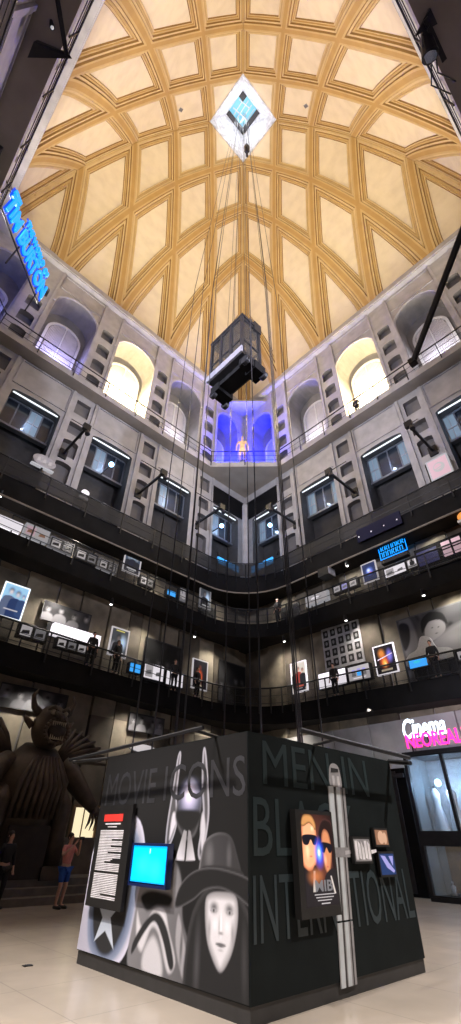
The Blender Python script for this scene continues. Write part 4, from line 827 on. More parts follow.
# display cases and small exhibits: (name, label, side, u, z, w, h, kind, palette)
DK = ['lit_black', 'lit_soft', 'lit_dim', 'lit_soft', 'lit_black']; LT = ['lit_white', 'lit_soft', 'lit_white', 'lit_white', 'lit_dim']
for (nm, lb, side, u, z, w_, h_, kd, pl, fr_) in (
    ('display_case', 'long bright white display case at the left edge of the middle gallery', 'far_left', -4.78, 13.73, 1.78, 0.44, 'none', ['lit_white']*5, 'lit_white'),
    ('display_case', 'lit display case with a red figure right of the long white case', 'far_left', -3.1, 13.73, 1.21, 0.63, 'sheets', ['lit_soft', 'lit_pink', 'lit_soft', 'lit_soft', 'lit_skin_dark'], 'gleam_white'),
    ('display_case', 'dark display case with small white models, first after the red figure', 'far_left', -1.69, 13.62, 1.26, 0.58, 'sheets', DK, 'lit_dim'),
    ('display_case', 'dark display case with small grey models, second after the red figure', 'far_left', -0.22, 13.57, 1.26, 0.58, 'sheets', DK, 'dark_steel'),
    ('display_case', 'dark display case touching the tall grey poster', 'far_left', 1.1, 13.57, 1.05, 0.53, 'sheets', DK, 'lit_dim'),
    ('display_case', 'white display of masks right of the tall grey poster', 'far_left', 3.77, 13.57, 0.95, 0.53, 'sheets', DK, 'black_steel'),
    ('video_screen', 'small blue screen among exhibits on the middle left gallery', 'far_left', 5.61, 13.55, 0.65, 0.34, 'none', ['lit_blue']*5, 'black_steel'),
    ('display_case', 'pale bust display between the blue screen and corner poster', 'far_left', 6.56, 13.46, 0.63, 0.89, 'figure', ['lit_dim', 'lit_soft', 'lit_soft', 'lit_dim', 'lit_dim'], 'black_steel'),
    ('display_case', 'grey photo strips beside the pale blue couple poster', 'far_left', -1.80, 8.79, 1.3, 0.6, 'sheets', DK, 'black_steel'),
    ('display_case', 'long white lit table display between the two lowest left posters', 'far_left', 0.30, 9.31, 2.45, 0.5, 'none', LT, 'lit_white'),
    ('display_case', 'row of small white cards under the long lit table display', 'far_left', 0.43, 8.76, 2.1, 0.44, 'sheets', DK, 'black_steel'),
    ('video_screen', 'bright blue screen right of the dark figure poster', 'far_left', 3.83, 8.53, 0.65, 0.44, 'none', ['lit_blue']*5, 'black_steel'),
    ('display_case', 'white lit panel between the blue screen and the red flame poster', 'far_left', 5.03, 8.42, 1.26, 0.79, 'sheets', LT, 'black_steel'),
    ('display_case', 'second white lit panel close to the red flame poster', 'far_left', 6.45, 8.37, 1.16, 0.73, 'none', LT, 'black_steel'),
    ('display_case', 'white lettered board nearest the corner on the middle right gallery', 'far_right', 6.06, 13.3, 1.57, 0.58, 'disc', ['lit_soft', 'lit_soft', 'lit_white', 'lit_dim', 'lit_dim'], 'gleam_white'),
    ('display_case', 'row of small cards left of the disc poster', 'far_right', 3.96, 13.4, 1.68, 0.52, 'sheets', ['lit_black', 'lit_soft', 'lit_violet', 'lit_soft', 'lit_dim'], 'black_steel'),
    ('display_case', 'bright white sheets under the blue neon sign', 'far_right', 0.76, 13.14, 1.21, 0.52, 'sheets', LT, 'black_steel'),
    ('display_case', 'white sheets with a dark bust right of the neon sign', 'far_right', -0.24, 13.19, 0.52, 0.58, 'figure', ['lit_soft', 'lit_black', 'lit_white', 'lit_soft', 'lit_black'], 'black_steel'),
    ('display_case', 'white lit counter left of the photo grid on the lowest gallery', 'far_right', 5.64, 8.26, 1.78, 0.79, 'none', LT, 'black_steel'),
    ('display_case', 'lit case with blue detail right below the photo grid', 'far_right', 3.96, 8.26, 1.26, 0.73, 'trio', ['lit_soft', 'lit_violet', 'lit_blue', 'lit_dim', 'lit_white'], 'black_steel'),
    ('video_screen', 'blue lettered screen right of the orange flame poster', 'far_right', 0.76, 8.21, 0.89, 0.44, 'disc', ['lit_blue', 'lit_blue', 'screen_cyan_light', 'lit_blue', 'lit_blue'], 'black_steel'),
    ('display_case', 'small white cards at the right edge of the lowest gallery', 'far_right', -1.65, 8.05, 1.26, 0.47, 'sheets', DK, 'black_steel')):
    poster(nm, lb, 'screen' if 'screen' in nm else 'display case', side, u, .68, z, w_, h_, kd, pl, fr_, .035, thick=.3, stand='long white lit table' not in lb)
# four lit squares case
F = FW('far_right', -1.82, 0.9, 12.96); t = thing('display_case', 'dark display case with four small lit squares on the middle right gallery', 'display case', F.p(0, 0, 0)); t.scale = (1.057, 1.057, 1.057)  # scale and place of these gallery exhibits come from scaling about the camera
mb = MB(); F.box(mb, -1.2, 1.2, -.3, .95, -.15, .1); mb.build('case', 'gallery_black', t)
for (a_, b_) in ((.15, .45), (.65, .45), (.15, .02), (.65, .02)): mb = MB(); F.box(mb, a_, a_+.4, b_, b_+.34, .1, .13); mb.build('lit_square', 'lit_pink', t)
mb = MB(); F.box(mb, -1.1, -.1, .0, .75, .1, .12); mb.build('screen', 'lit_deepblue', t)
F = FW('far_right', -3.47, 1.03, 14.56); t = thing('exhibit_object', 'small yellow rounded object with a white base at the right picture edge', 'exhibit', F.p(0, 0, 0)); t.scale = (1.067, 1.067, 1.067)
mb = MB(); mb.sphere(F.p(0, .15, 0), (.25, .3, .22)); mb.build('shell', 'lit_orange', t, True); mb = MB(); F.box(mb, -.3, .3, -.2, -.06, -.2, .2); mb.build('base', 'white_paint', t); mb = MB(); F.box(mb, -.05, .05, -1.55, -.2, -.05, .05); mb.build('stand', 'black_steel', t)
# round metallic lit exhibit above the window-level railing
F = FW('far_left', -4.04, 0.99, 17.99); t = thing('lit_disc', 'round whitish lit disc standing above the window-level railing at left', 'exhibit', F.p(0, 0, 0)); t.scale = (1.064, 1.064, 1.064)
mb = MB(); F.ell(mb, 0, .35, .62, .38, .05, 24, th=.15); mb.build('disc', 'ink_light', t); mb = MB(); F.box(mb, -.6, .6, -.12, -.04, -.1, .1); mb.build('light_bar', 'gleam_white', t); mb = MB()
for q in (-.3, 0, .3): F.poly(mb, [(q-.1, .2), (q+.1, .25), (q+.05, .5), (q-.05, .45)], .055)
mb.build('relief', 'lit_soft', t); mb = MB(); F.box(mb, -.05, .05, -1.68, -.1, -.05, .05); mb.build('stand', 'black_steel', t)
for (u, z, lb) in ((-1.33, 17.56, 'small white lit object on the window-level gallery at left'), (-0.05, 17.3, 'dim grey lit object right of the small white one')):
    F = FW('far_left', u, 1.0, z); t = thing('lit_object', lb, 'exhibit', F.p(0, 0, 0)); t.scale = (1.06, 1.06, 1.06); mb = MB(); F.ell(mb, 0, .1, .22, .18, .05, 14, th=.1); mb.build('body', 'lit_white' if u < -1 else 'lit_dim', t); mb = MB(); F.box(mb, -.28, .28, -.3, -.2, -.05, .05); mb.build('light_bar', 'lit_white' if u < -1 else 'lit_dim', t); mb = MB(); F.box(mb, -.04, .04, (16.2-z)/1.06, -.05, -.04, .04); mb.build('stand', 'black_steel', t)
# blue neon sign on the middle gallery (letters hardly legible in the photograph)
F = FW('far_right', 0.56, 0.9, 14.3); t = thing('neon_sign', 'bright blue neon sign of two short rows on the middle right gallery', 'sign', F.p(0, 0, 0)); t.scale = (1.057, 1.057, 1.057)
mb = MB(); F.box(mb, -.75, .75, -.35, -.12, -.2, .1); mb.build('base', 'black_steel', t)
mb = MB(); r_ = random.Random(11)
for row in (0, 1):
    x = -.72+.12*row
    while x < .6:
        w_ = .14; y = .02+row*.36; st = r_.randrange(4)
        mb.tube([F.p(x, y, .1), F.p(x, y+.26, .1), F.p(x+w_, y+(.26 if st % 2 else .2), .1), F.p(x+w_*(1 if st > 1 else .4), y+.1, .1), F.p(x+w_, y, .1)], .028, 6); x += .23
mb.build('tubes', 'neon_blue_core', t); mb = MB(); F.frame(mb, -.78, .76, -.05, .75, .025, 0, .03); mb.build('frame', 'neon_blue', t)
# projector box on a bracket, middle right gallery
F = FW('far_right', 4.84, 1.08, 14.44); t = thing('projector', 'black projector box with a grey side on a bracket above the middle gallery', 'projector', F.p(0, 0, 0)); t.scale = (1.07, 1.07, 1.07)
mb = MB(); F.box(mb, -.4, .3, 0, .5, -.3, .4); mb.build('housing', 'black_steel', t); mb = MB(); F.box(mb, .3, .34, .04, .46, -.26, .36); mb.build('side_panel', 'lantern_white', t); mb = MB(); F.box(mb, -.05, .05, .5, .68, -.05, .05); mb.build('bracket', 'black_steel', t)
# photo grid
F = FW('far_right', 5.05, .28, 9.3); t = thing('photo_grid', 'white sheet with five columns of small portrait photos on the wall', 'picture', F.p(0, 0, 0))
mb = MB(); F.box(mb, -1.28, 1.28, 0, 3.0, 0, .05); mb.build('sheet', 'ink_light', t); mb = MB(); r_ = random.Random(2)
for r in range(5):
    for c in range(5):
        xx, yy = -1.0+c*.5, .15+r*.57; mb.cur = 0; F.poly(mb, [(xx-.17, yy), (xx+.17, yy), (xx+.17, yy+.42), (xx-.17, yy+.42)], .053); mb.cur = 1; F.ell(mb, xx+r_.uniform(-.03, .03), yy+.22, .08, .11, .056, 10)
mb.build('portraits', ['ink_black', 'ink_grey'], t)
# grey murals on the walls
def mural(label, side, u, z, w_, h_, seed, d=.28, dark=False):
    F = FW(side, u, d, z); t = thing('wall_mural', label, 'picture', F.p(0, 0, 0)); mb = MB(); F.box(mb, -w_/2, w_/2, 0, h_, 0, .04); mb.build('panel', 'ink_dark', t)
    r_ = random.Random(seed); q = Paint(F, -w_/2+.03, w_/2-.03, .03, h_-.03, .05, g(.05 if not dark else .02)); top = .16 if dark else .42
    for k in range(10): q.glow(r_.uniform(-w_/2, w_/2), r_.uniform(0, h_), r_.uniform(.2, .9), r_.uniform(.2, .8), g(r_.uniform(.01, top*.5)), .8)
    n = max(3, int(w_/.55))
    for k in range(n):   # a row of figures: heads and shoulders
        cx = -w_/2+w_*(k+.5)/n+r_.uniform(-.1, .1); cy = h_*r_.uniform(.45, .72); hs = min(.30, h_*.22); v = r_.uniform(top*.5, top)
        q.shape([(cx-hs*1.5, cy-hs*3), (cx-hs*1.3, cy-hs*1.3), (cx-hs*.4, cy-hs*.8), (cx+hs*.4, cy-hs*.8), (cx+hs*1.3, cy-hs*1.3), (cx+hs*1.5, cy-hs*3)], g(v*r_.choice((.15, .5, .8))), .07)
        q.glow(cx, cy, hs*.85, hs*1.15, g(v), 1); q.glow(cx, cy+hs*.65, hs*.8, hs*.6, g(.02), .9); q.glow(cx-hs*.25, cy+.02, hs*.18, hs*.14, g(.02), .9); q.glow(cx+hs*.3, cy+.02, hs*.18, hs*.14, g(.02), .9)
    q.build('print', 'printed_ink', t, .042); return t
mural('big grey mural of people between board panels behind the lowest left gallery', 'far_left', -.25, 10.0, 2.6, 1.0, 1)
mural('lower grey mural of a crowd just above the long lit table display', 'far_left', .2, 9.3, 2.6, .65, 4)
mural('dark mural of pale faces left of the red flame poster', 'far_left', 5.9, 7.6, 2.7, 3.2, 9, dark=True)
mural('tall dark mural with a pale ghostly figure at the far corner', 'far_left', 11.4, 7.5, 2.4, 3.4, 12, dark=True)
mural('dark grey mural strip behind the railing below the red flame poster', 'far_left', 9.0, 12.2, 1.6, 2.0, 21, dark=True)
mural('long dark mural of machinery high on the ground-floor left wall', 'far_left', -.75, 5.95, 3.1, .95, 15, d=.3)
mural('second dark mural right of the machinery one, above the cube', 'far_left', 5.3, 5.9, 2.2, .85, 17, d=.3)
mural('small dark mural at the far corner of the middle right gallery', 'far_right', 8.6, 12.2, 1.6, 1.9, 22, dark=True)
F = FW('far_right', -1.0, .28, 8.3); t = thing('wall_mural', 'large grey mural of a crouching person at the right picture edge', 'picture', F.p(0, 0, 0))
mb = MB(); F.box(mb, -2.6, 2.6, -.6, 2.6, 0, .05); mb.build('panel', 'ink_mid', t)
q = Paint(F, -2.57, 2.57, -.57, 2.57, .045, g(.10)); r_ = random.Random(8)
for k in range(26): q.glow(r_.uniform(-2.6, 2.6), r_.uniform(-.6, 2.6), r_.uniform(.15, .5), r_.uniform(.15, .5), g(r_.uniform(.02, .30)), .8)
q.shape([(-2.2, -.6), (-1.9, .4), (-1.7, 1.5), (-1.9, 2.6), (-2.4, 2.6), (-2.5, 1)], g(.22), .15); q.shape([(-2.5, 1.0), (-2.1, 1.4), (-2.0, 2.2), (-2.5, 2.3)], g(.05), .1)
q.shape([(-1.5, .2), (-1.1, 1.1), (-.3, 1.5), (.8, 1.75), (1.4, 1.3), (1.3, .5), (.3, .0), (-.8, -.1)], g(.30), .12, edge=g(.12), ew=.2); q.glow(0, 1.0, .9, .45, g(.42), .8)
q.shape([(-1.3, 1.1), (-1.2, 1.8), (-.8, 2.2), (-.3, 2.0), (-.25, 1.5), (-.7, 1.2)], g(.36), .06); q.shape([(-1.4, 1.6), (-1.3, 2.2), (-.8, 2.5), (-.2, 2.3), (-.1, 1.7), (-.4, 2.0), (-.9, 2.05), (-1.2, 1.8)], g(.03), .06)
q.glow(-.85, 1.72, .07, .05, g(.02)); q.glow(-.55, 1.68, .07, .05, g(.02)); q.glow(-.72, 1.42, .12, .04, g(.05))
q.shape([(.9, 1.1), (1.8, 1.45), (2.57, 1.3), (2.57, 1.0), (1.8, 1.05), (1.1, .6)], g(.34), .08); q.shape([(-.9, -.2), (-.1, .35), (.5, .1), (1.2, -.5), (-.6, -.55)], g(.05), .1); q.shape([(.1, .2), (.3, .4), (.9, -.1), (.8, -.3)], g(.3), .06)
q.build('print', 'printed_ink', t, .053)
# draped white model in front of the mural
F = FW('far_right', 0.37, 0.40, 8.42); t = thing('draped_model', 'white cloth-draped model behind the blue lettered screen', 'exhibit', F.p(0, 0, 0)); t.scale = (1.033, 1.033, 1.033)
mb = MB(); F.poly(mb, spline([(-1.0, 0), (-.9, .5), (-.4, .7), (-.1, 1.2), (.3, 1.1), (.5, .6), (1.1, .4), (1.1, 0)], 4), .12, .24); mb.build('cloth', 'cloth_white', t); mb = MB(); F.box(mb, -.8, .8, -.6, 0, -.12, .12); mb.build('plinth', 'gallery_black', t)
# ------------------------------------------------------------------ the far corner: blue lit strips, dark panels above windows
for s_, lb in (('far_left', 'left'), ('far_right', 'right')):
    F = FW(s_, 10.85, .05, 23.4); t = thing('black_panel', 'black hanging panel over the corner window on the %s' % lb, 'panel', F.p(0, 0, 0)); mb = MB(); F.box(mb, -1.7, 1.7, 0, 1.7, 0, .12); mb.build('sheet', 'gallery_black', t)
    mb = MB(); F.box(mb, -1.72, 1.72, 1.66, 1.74, -.02, .16); mb.build('top_bar', 'black_steel', t)
    F = FW(s_, 10.25, .95, 16.9); t = thing('blue_display', 'cyan lit display panels behind the corner railing on the %s' % lb, 'display', F.p(0, 0, 0))
    for q in range(3): mb = MB(); F.box(mb, -1.1+q*.75, -.5+q*.75, .45, .95, 0, .1); mb.build('lit_panel', 'lit_blue', t)
    mb = MB(); F.box(mb, -1.15, 1.15, -.7, .42, 0, .08); mb.build('counter', 'gallery_black', t)
mb = MB(); mb.tube([(11.6, 11.6, 15.6), (11.6, 11.6, 23.6)], .25, 10); mb.build('trim_14', 'plaster', kind='structure')
F = FW('far_right', 0.84, 1.40, 15.9); t = thing('blue_light_patch', 'long panel coloured deep blue for the blue light on the window-level fascia at right', 'panel', F.p(0, 0, 0)); t.scale = (1.087, 1.087, 1.087); mb = MB(); F.box(mb, -1.3, 1.3, -.3, .5, 0.02, .06); mb.build('panel', 'blue_light_paint', t)  # coloured panel imitates blue light falling on the gallery fascia
mb = MB()
for q in range(4): F.box(mb, -1.2+q*.75, -1.15+q*.75, .0, .06, .05, .08)
mb.build('light_points', 'lit_white', t)
# statue in the corner arch
st = thing('golden_statue', 'tall golden standing statue in the blue-lit corner under the dome', 'statue', (10.7, 11.0, 26.65))
# ------------------------------------------------------------------ figures
def skin_mesh(name, joints, edges, m, parent, sub=1, root=None, org=None):
    me = bpy.data.meshes.new(name); names = list(joints); idx = {k: i for i, k in enumerate(names)}
    me.from_pydata([joints[k][0] for k in names], [(idx[a], idx[b]) for a, b in edges], [])
    ob = bpy.data.objects.new(name, me); COL.objects.link(ob)
    ob.modifiers.new('s', 'SKIN'); sd = me.skin_vertices[0].data
    for k in names:
        r = joints[k][1]; sd[idx[k]].radius = r if isinstance(r, tuple) else (r, r)
    if root: sd[idx[root]].use_root = True
    if sub: ob.modifiers.new('u', 'SUBSURF').levels = sub; ob.modifiers['u'].render_levels = sub
    dg = bpy.context.evaluated_depsgraph_get(); nm = bpy.data.meshes.new_from_object(ob.evaluated_get(dg)); bpy.data.objects.remove(ob); bpy.data.meshes.remove(me)
    nm.name = name; nm.materials.clear(); nm.materials.append(MATS[m])
    for p in nm.polygons: p.use_smooth = True
    o = bpy.data.objects.new(name, nm); COL.objects.link(o)
    if parent is not None: o.parent = parent
    return o
def person(label, loc, rot, h=1.72, pose='stand', top='cloth_black', bottom='cloth_black', short=False, name='person', cat='person', mono=None, root=None, group=None):
    t = root or thing(name, label, cat, loc, group); t.location = loc; t.rotation_euler = (0, 0, rot); s = h/1.75
    J = {'pelvis': ((0, 0, .95), (.15, .10)), 'waist': ((0, 0, 1.08), (.135, .10)), 'chest': ((0, -.01, 1.30), (.16, .11)), 'neckb': ((0, 0, 1.46), (.075, .07)), 'neck': ((0, .01, 1.53), .052),
         'jaw': ((0, .03, 1.60), (.062, .075)), 'head': ((0, .01, 1.68), (.075, .092)), 'crown': ((0, 0, 1.735), (.055, .07))}
    E = [('pelvis', 'waist'), ('waist', 'chest'), ('chest', 'neckb'), ('neckb', 'neck'), ('neck', 'jaw'), ('jaw', 'head'), ('head', 'crown')]
    for sg, L in ((-1, 'l'), (1, 'r')):
        if pose == 'photo': el = (sg*.34, .10, 1.22); wr = (sg*.13, .30, 1.48); ha = (sg*.09, .33, 1.56)
        elif pose == 'lean': el = (sg*.27, .12, 1.16); wr = (sg*.22, .36, 1.10); ha = (sg*.20, .44, 1.10)
        else: el = (sg*.26, -.02, 1.14); wr = (sg*.27, .06, .90); ha = (sg*.27, .09, .82)
        J['sh'+L] = ((sg*.19, 0, 1.42), .058); J['el'+L] = (el, .043); J['wr'+L] = (wr, .029); J['ha'+L] = (ha, (.040, .022))
        st_ = {'walk': .16}.get(pose, .0)*sg
        J['hip'+L] = ((sg*.10, 0, .88), .088); J['kn'+L] = ((sg*.11, .03+st_*.6, .50), .058); J['ca'+L] = ((sg*.11, -.01+st_*.8, .34), .054); J['an'+L] = ((sg*.11, -.03+st_, .09), .035); J['ft'+L] = ((sg*.12, .12+st_, .035), (.042, .03))
        E += [('chest', 'sh'+L), ('sh'+L, 'el'+L), ('el'+L, 'wr'+L), ('wr'+L, 'ha'+L), ('pelvis', 'hip'+L), ('hip'+L, 'kn'+L), ('kn'+L, 'ca'+L), ('ca'+L, 'an'+L), ('an'+L, 'ft'+L)]
        hv = Vector(ha); dv_ = (hv-Vector(wr)).normalized(); side_ = Vector((1, 0, 0))
        for f_ in range(4):
            b_ = hv+side_*(f_-1.5)*.021+dv_*.03; k1 = 'f%s%d' % (L, f_); ln = (.045, .055, .052, .04)[f_]
            J[k1] = (tuple(b_+dv_*ln*.5), .009); J[k1+'t'] = (tuple(b_+dv_*ln+Vector((0, .015, -.01))), .0075); E += [('ha'+L, k1), (k1, k1+'t')]
        tb = hv+side_*(-sg)*.045+dv_*.0; J['th'+L] = (tuple(tb), .010); J['tt'+L] = (tuple(tb+dv_*.03), .008); E += [('ha'+L, 'th'+L), ('th'+L, 'tt'+L)]
    J = {k: (tuple(c*s for c in v[0]), tuple(r*s for r in v[1]) if isinstance(v[1], tuple) else v[1]*s) for k, v in J.items()}
    skin_mesh('body', J, E, mono or 'skin', t, 1, 'pelvis')
    def grow(k, g): v = J[k]; return (v[0], tuple(r+g*s for r in v[1]) if isinstance(v[1], tuple) else v[1]+g*s)
    def mixp(a, b, f, r): return (tuple(J[a][0][i]*(1-f)+J[b][0][i]*f for i in range(3)), r*s)
    if mono is None:
        S = {k: grow(k, .018) for k in ('pelvis', 'waist', 'chest', 'neckb', 'shl', 'shr')}; SE = [('pelvis', 'waist'), ('waist', 'chest'), ('chest', 'neckb'), ('chest', 'shl'), ('chest', 'shr')]
        for L in 'lr':
            S['sl'+L] = mixp('sh'+L, 'el'+L, .65, .064); SE.append(('sh'+L, 'sl'+L))
            if not short: S['el'+L] = grow('el'+L, .014); S['cf'+L] = mixp('el'+L, 'wr'+L, .85, .042); SE += [('sl'+L, 'el'+L), ('el'+L, 'cf'+L)]
        skin_mesh('top', S, SE, top, t, 1, 'pelvis')
        S = {'pelvis': ((0, 0, .97*s), (.165*s, .118*s))}; SE = []
        for L in 'lr':
            S['hip'+L] = grow('hip'+L, .022); S['md'+L] = mixp('hip'+L, 'kn'+L, .85, .088 if short else .078); SE += [('pelvis', 'hip'+L), ('hip'+L, 'md'+L)]
            if not short: S['kn'+L] = grow('kn'+L, .018); S['cu'+L] = mixp('ca'+L, 'an'+L, .8, .06); SE += [('md'+L, 'kn'+L), ('kn'+L, 'cu'+L)]
        skin_mesh('shorts' if short else 'trousers', S, SE, bottom, t, 1, 'pelvis')
        mb = MB(); o_ = Vector(t.location); mb.sphere((0, -.022*s, 1.695*s), (.088*s, .102*s, .098*s), 14, 9)
        mb.v = [v+o_ for v in mb.v]; hb = mb.build('hair', 'hair_dark', t, True)
        for L, sg in (('l', -1), ('r', 1)):
            a = Vector(J['an'+L][0]); f = Vector(J['ft'+L][0]); mb = MB(); mb.tube([a+Vector((0, -.05*s, -.045*s))+o_, a+Vector((0, .03*s, -.05*s))+o_, f+o_, f+Vector((0, .08*s, 0))+o_], [.042*s, .046*s, .046*s, .03*s], 8); mb.build('shoe', 'shoe', t, True)
        def bit(nm, c, r, m_):
            q = MB(); q.sphere(o_+Vector(c)*s, tuple(v*s for v in r), 8, 6); q.build(nm, m_, t, True)
        bit('nose', (0, .118, 1.655), (.012, .02, .022), 'skin'); bit('mouth', (0, .105, 1.612), (.025, .008, .006), 'ink_red')
        for sg in (-1, 1): bit('ear', (sg*.082, 0, 1.655), (.01, .02, .03), 'skin'); bit('eye', (sg*.03, .098, 1.68), (.012, .008, .007), 'hair_dark')
    return t
man = person('man in a pink shirt and blue shorts raising a phone before the dark statue', (-.42, 7.35, 0), math.radians(200), 1.70, 'photo', 'shirt_pink', 'shorts_blue', True)
pt_ = Matrix.Rotation(math.radians(200), 3, 'Z') @ Vector((0, .37, 1.53)); pl_ = Vector((-.42, 7.35, 0))+pt_+Matrix.Rotation(math.radians(200), 3, 'Z') @ Vector((0, .06, .07))
ph = thing('mobile_phone', 'small phone held up by the man in the pink shirt', 'phone', pl_); mb = MB(); mb.box(pl_-Vector((.075, .005, .04)), pl_+Vector((.075, .005, .04))); mb.build('case', 'ink_black', ph); mb = MB(); mb.sphere(pl_+Vector((.05, -.006, .02)), .008, 8, 6); mb.build('camera_lens', 'lens_glass', ph)
person('person in dark clothes standing at the left picture edge before the statue', (-1.9, 8.25, 0), math.radians(190), 1.72, 'stand', 'cloth_black', 'cloth_black')
for (u, side, d, z, ps_, rr, tp, lb) in ((1.08, 'far_left', 1.09, 7.8, 'stand', 0, 'cloth_black', 'dark silhouetted visitor before the long lit table display'),
                                        (2.5, 'far_left', 1.09, 7.8, 'stand', 20, 'cloth_black', 'dark visitor standing in front of the white-framed figure poster'),
                                        (6.22, 'far_left', 1.09, 7.8, 'stand', -15, 'cloth_black', 'dark visitor standing in front of the white lit panels'),
                                        (7.87, 'far_left', 1.09, 7.8, 'stand', 10, 'cloth_black', 'dark visitor beside the red flame poster'),
                                        (5.33, 'far_right', 1.09, 7.8, 'stand', 0, 'cloth_black', 'dark visitor at the white counter below the photo grid'),
                                        (-0.11, 'far_right', 1.09, 7.8, 'stand', 0, 'cloth_black', 'dark visitor right of the blue lettered screen'),
                                        (8.99, 'far_right', 1.09, 12.8, 'stand', 0, 'cloth_black', 'dark visitor near the corner of the middle right gallery'),
                                        (.7, 'far_right', .5, 26.65, 'stand', 0, 'cloth_black', 'small visitor at the uppermost railing by the warm right arch'),):
    O = FW(side, u, d, z).O; O.z = floor_z(z, O.x, O.y) if z < 20 else z; base = 180 if side == 'far_left' else 90
    person(lb, O, math.radians(base+rr+(0)), 1.72, ps_, tp, 'cloth_black')
# statue body
person(None, (10.7, 11.0, 27.3), math.radians(135), 3.5, 'stand', mono='gold', root=st)
st.location = (10.7, 11.0, 26.65)
for c in list(st.children): c.location = (0, 0, .65)
mb = MB(); mb.box((10.2, 10.5, 26.65), (11.2, 11.5, 27.3)); pd = mb.build('pedestal', 'ink_grey', None); 
for v in pd.data.vertices: v.co = Matrix.Rotation(-math.radians(135), 3, 'Z') @ (v.co-Vector((10.7, 11.0, 26.65)))
pd.parent = st
light('statue_spot', 'SPOT', (8.8, 9.2, 27.2), 500, (1, .8, .5), (10.7, 11.0, 29.5), .1, 40, .5)
# ------------------------------------------------------------------ neon lettering in the left corner
k = 3.3; s2 = math.sqrt(2)
NF = Fr((-12.55, 6.85, 29.75), (1, 1, 0), (1, -1, 0))
ns = thing('neon_sign', 'large glowing blue neon lettering hanging high in the left corner', 'sign', NF.p(3, 0))
mb = MB(); NF.text(mb, 'TIM BURTON', .85, 6.25, .3, 1.9, .05, .12, .02); NF.text(mb, 'T', .8, 1.5, .25, 2.5, .05, .13, .03); mb.build('letters', 'neon_blue_core', ns)
mb = MB(); NF.text(mb, 'THE WORLD OF', 2.5, 5.8, 2.2, 2.85, .05, .12, .012); mb.build('letters', 'neon_blue_core', ns)
mb = MB(); NF.text(mb, 'TIM BURTON', .75, 6.35, .18, 2.02, -.02, .04, .07); NF.text(mb, 'T', .7, 1.6, .13, 2.62, -.02, .04, .07); NF.text(mb, 'THE WORLD OF', 2.4, 5.9, 2.1, 2.95, -.02, .04, .06); mb.build('outline_letters', 'neon_edge', ns)
mb = MB(); mb.tube([NF.p(0, .1, -.1), NF.p(6.4, .1, -.1)], .05, 6); mb.tube([NF.p(0, 2.0, -.1), NF.p(6.4, 2.0, -.1)], .05, 6)
for q in (.5, 3.2, 6.0): mb.tube([NF.p(q, -1.6, -.25), NF.p(q, 2.4, -.15)], .05, 6)
mb.build('support_frame', 'black_steel', ns)
# ------------------------------------------------------------------ right side ground floor: pink neon sign and glazed showcase
VF = FW('far_right', 0, 2.0, 0)
vc = thing('glass_showcase', 'tall black framed glass showcase with blue-lit interior under the pink sign', 'display case', VF.p(0, 0, 0))
# x in VF = -u ; showcase from u=1.85 to u=-3.0
mb = MB()
VF.frame(mb, -1.85, 3.0, .05, 4.55, .12, -.1, .08); VF.box(mb, -1.85, 3.0, 1.55, 2.0, -.1, .1); VF.box(mb, -.33, -.22, .1, 4.5, -.08, .06); VF.box(mb, 1.3, 1.41, .1, 4.5, -.08, .06)
VF.box(mb, -1.85, 3.0, 4.5, 4.62, -1.9, .1); VF.box(mb, -1.85, 3.0, 0, .12, -1.9, .1); mb.build('frame', 'black_steel', vc)
mb = MB(); VF.box(mb, -1.84, -1.8, .1, 4.5, -1.88, 0); mb.build('side_glass', 'clear_glass', vc)
for (a_, b_, c_, e_) in ((-1.73, -.33, 2.0, 4.43), (-.22, 1.3, 2.0, 4.43), (1.41, 2.88, 2.0, 4.43), (-1.73, -.33, .17, 1.55), (-.22, 1.3, .17, 1.55), (1.41, 2.88, .17, 1.55)):
    mb = MB(); VF.box(mb, a_, b_, c_, e_, -.02, 0); mb.build('pane', 'clear_glass', vc)
mb = MB(); VF.box(mb, -1.8, 3.0, 1.95, 4.45, -1.88, -1.8); mb.build('back_panel', 'ink_grey', vc)
mb = MB(); VF.box(mb, -1.8, 3.0, .15, 1.55, -1.88, -1.8); mb.build('lower_back_panel', 'wood_brown', vc)
light('showcase_light', 'POINT', VF.p(-.9, 3.55, -.9), 150, (.45, .70, 1), size=.1); light('showcase_light', 'POINT', VF.p(1.6, 3.6, -.9), 90, (.45, .70, 1), size=.1); light('showcase_light', 'POINT', VF.p(.2, 1.45, -.7), 35, (1, .8, .6), size=.1)
mb = MB(); mb.sphere(VF.p(-.9, 3.55, -.55), .13, 12, 8); bl = mb.build('lamp_globe', 'lamp_blue', vc, True)
# garments and figures inside the showcase
def garment(x, z0, lab, m):
    t = thing('costume', lab, 'costume', VF.p(x, 2.0, -1.1), None); mb = MB()
    rr = [(.26, 0), (.23, .25), (.20, .55), (.13, .85), (.17, 1.05), (.20, 1.22), (.10, 1.36), (.05, 1.42)]
    O = VF.p(x, z0, -1.1); vs = []; fs = []; n = 16
    for r, z in rr:
        for i in range(n): a = 2*PI*i/n; q = r*(1+.10*math.cos(6*a)*(1 if z < .9 else .2)); vs.append(O+Vector((q*math.cos(a)*.8, q*math.sin(a), z)))
    for j in range(len(rr)-1):
        for i in range(n): fs.append((j*n+i, j*n+(i+1) % n, (j+1)*n+(i+1) % n, (j+1)*n+i))
    mb.add(vs, fs); mb.build('dress', m, t, True); mb = MB(); mb.tube([O+Vector((0, 0, -.0)), O+Vector((0, 0, 1.5))], .03, 6); mb.build('stand', 'black_steel', t)
garment(-1.38, 2.0, 'pale costume behind the glass at the left end of the showcase', 'cloth_white'); garment(-.72, 2.0, 'second pale costume under the blue lamp of the showcase', 'cloth_white'); garment(.35, 2.0, 'costume right of the middle mullion of the showcase', 'cloth_grey')
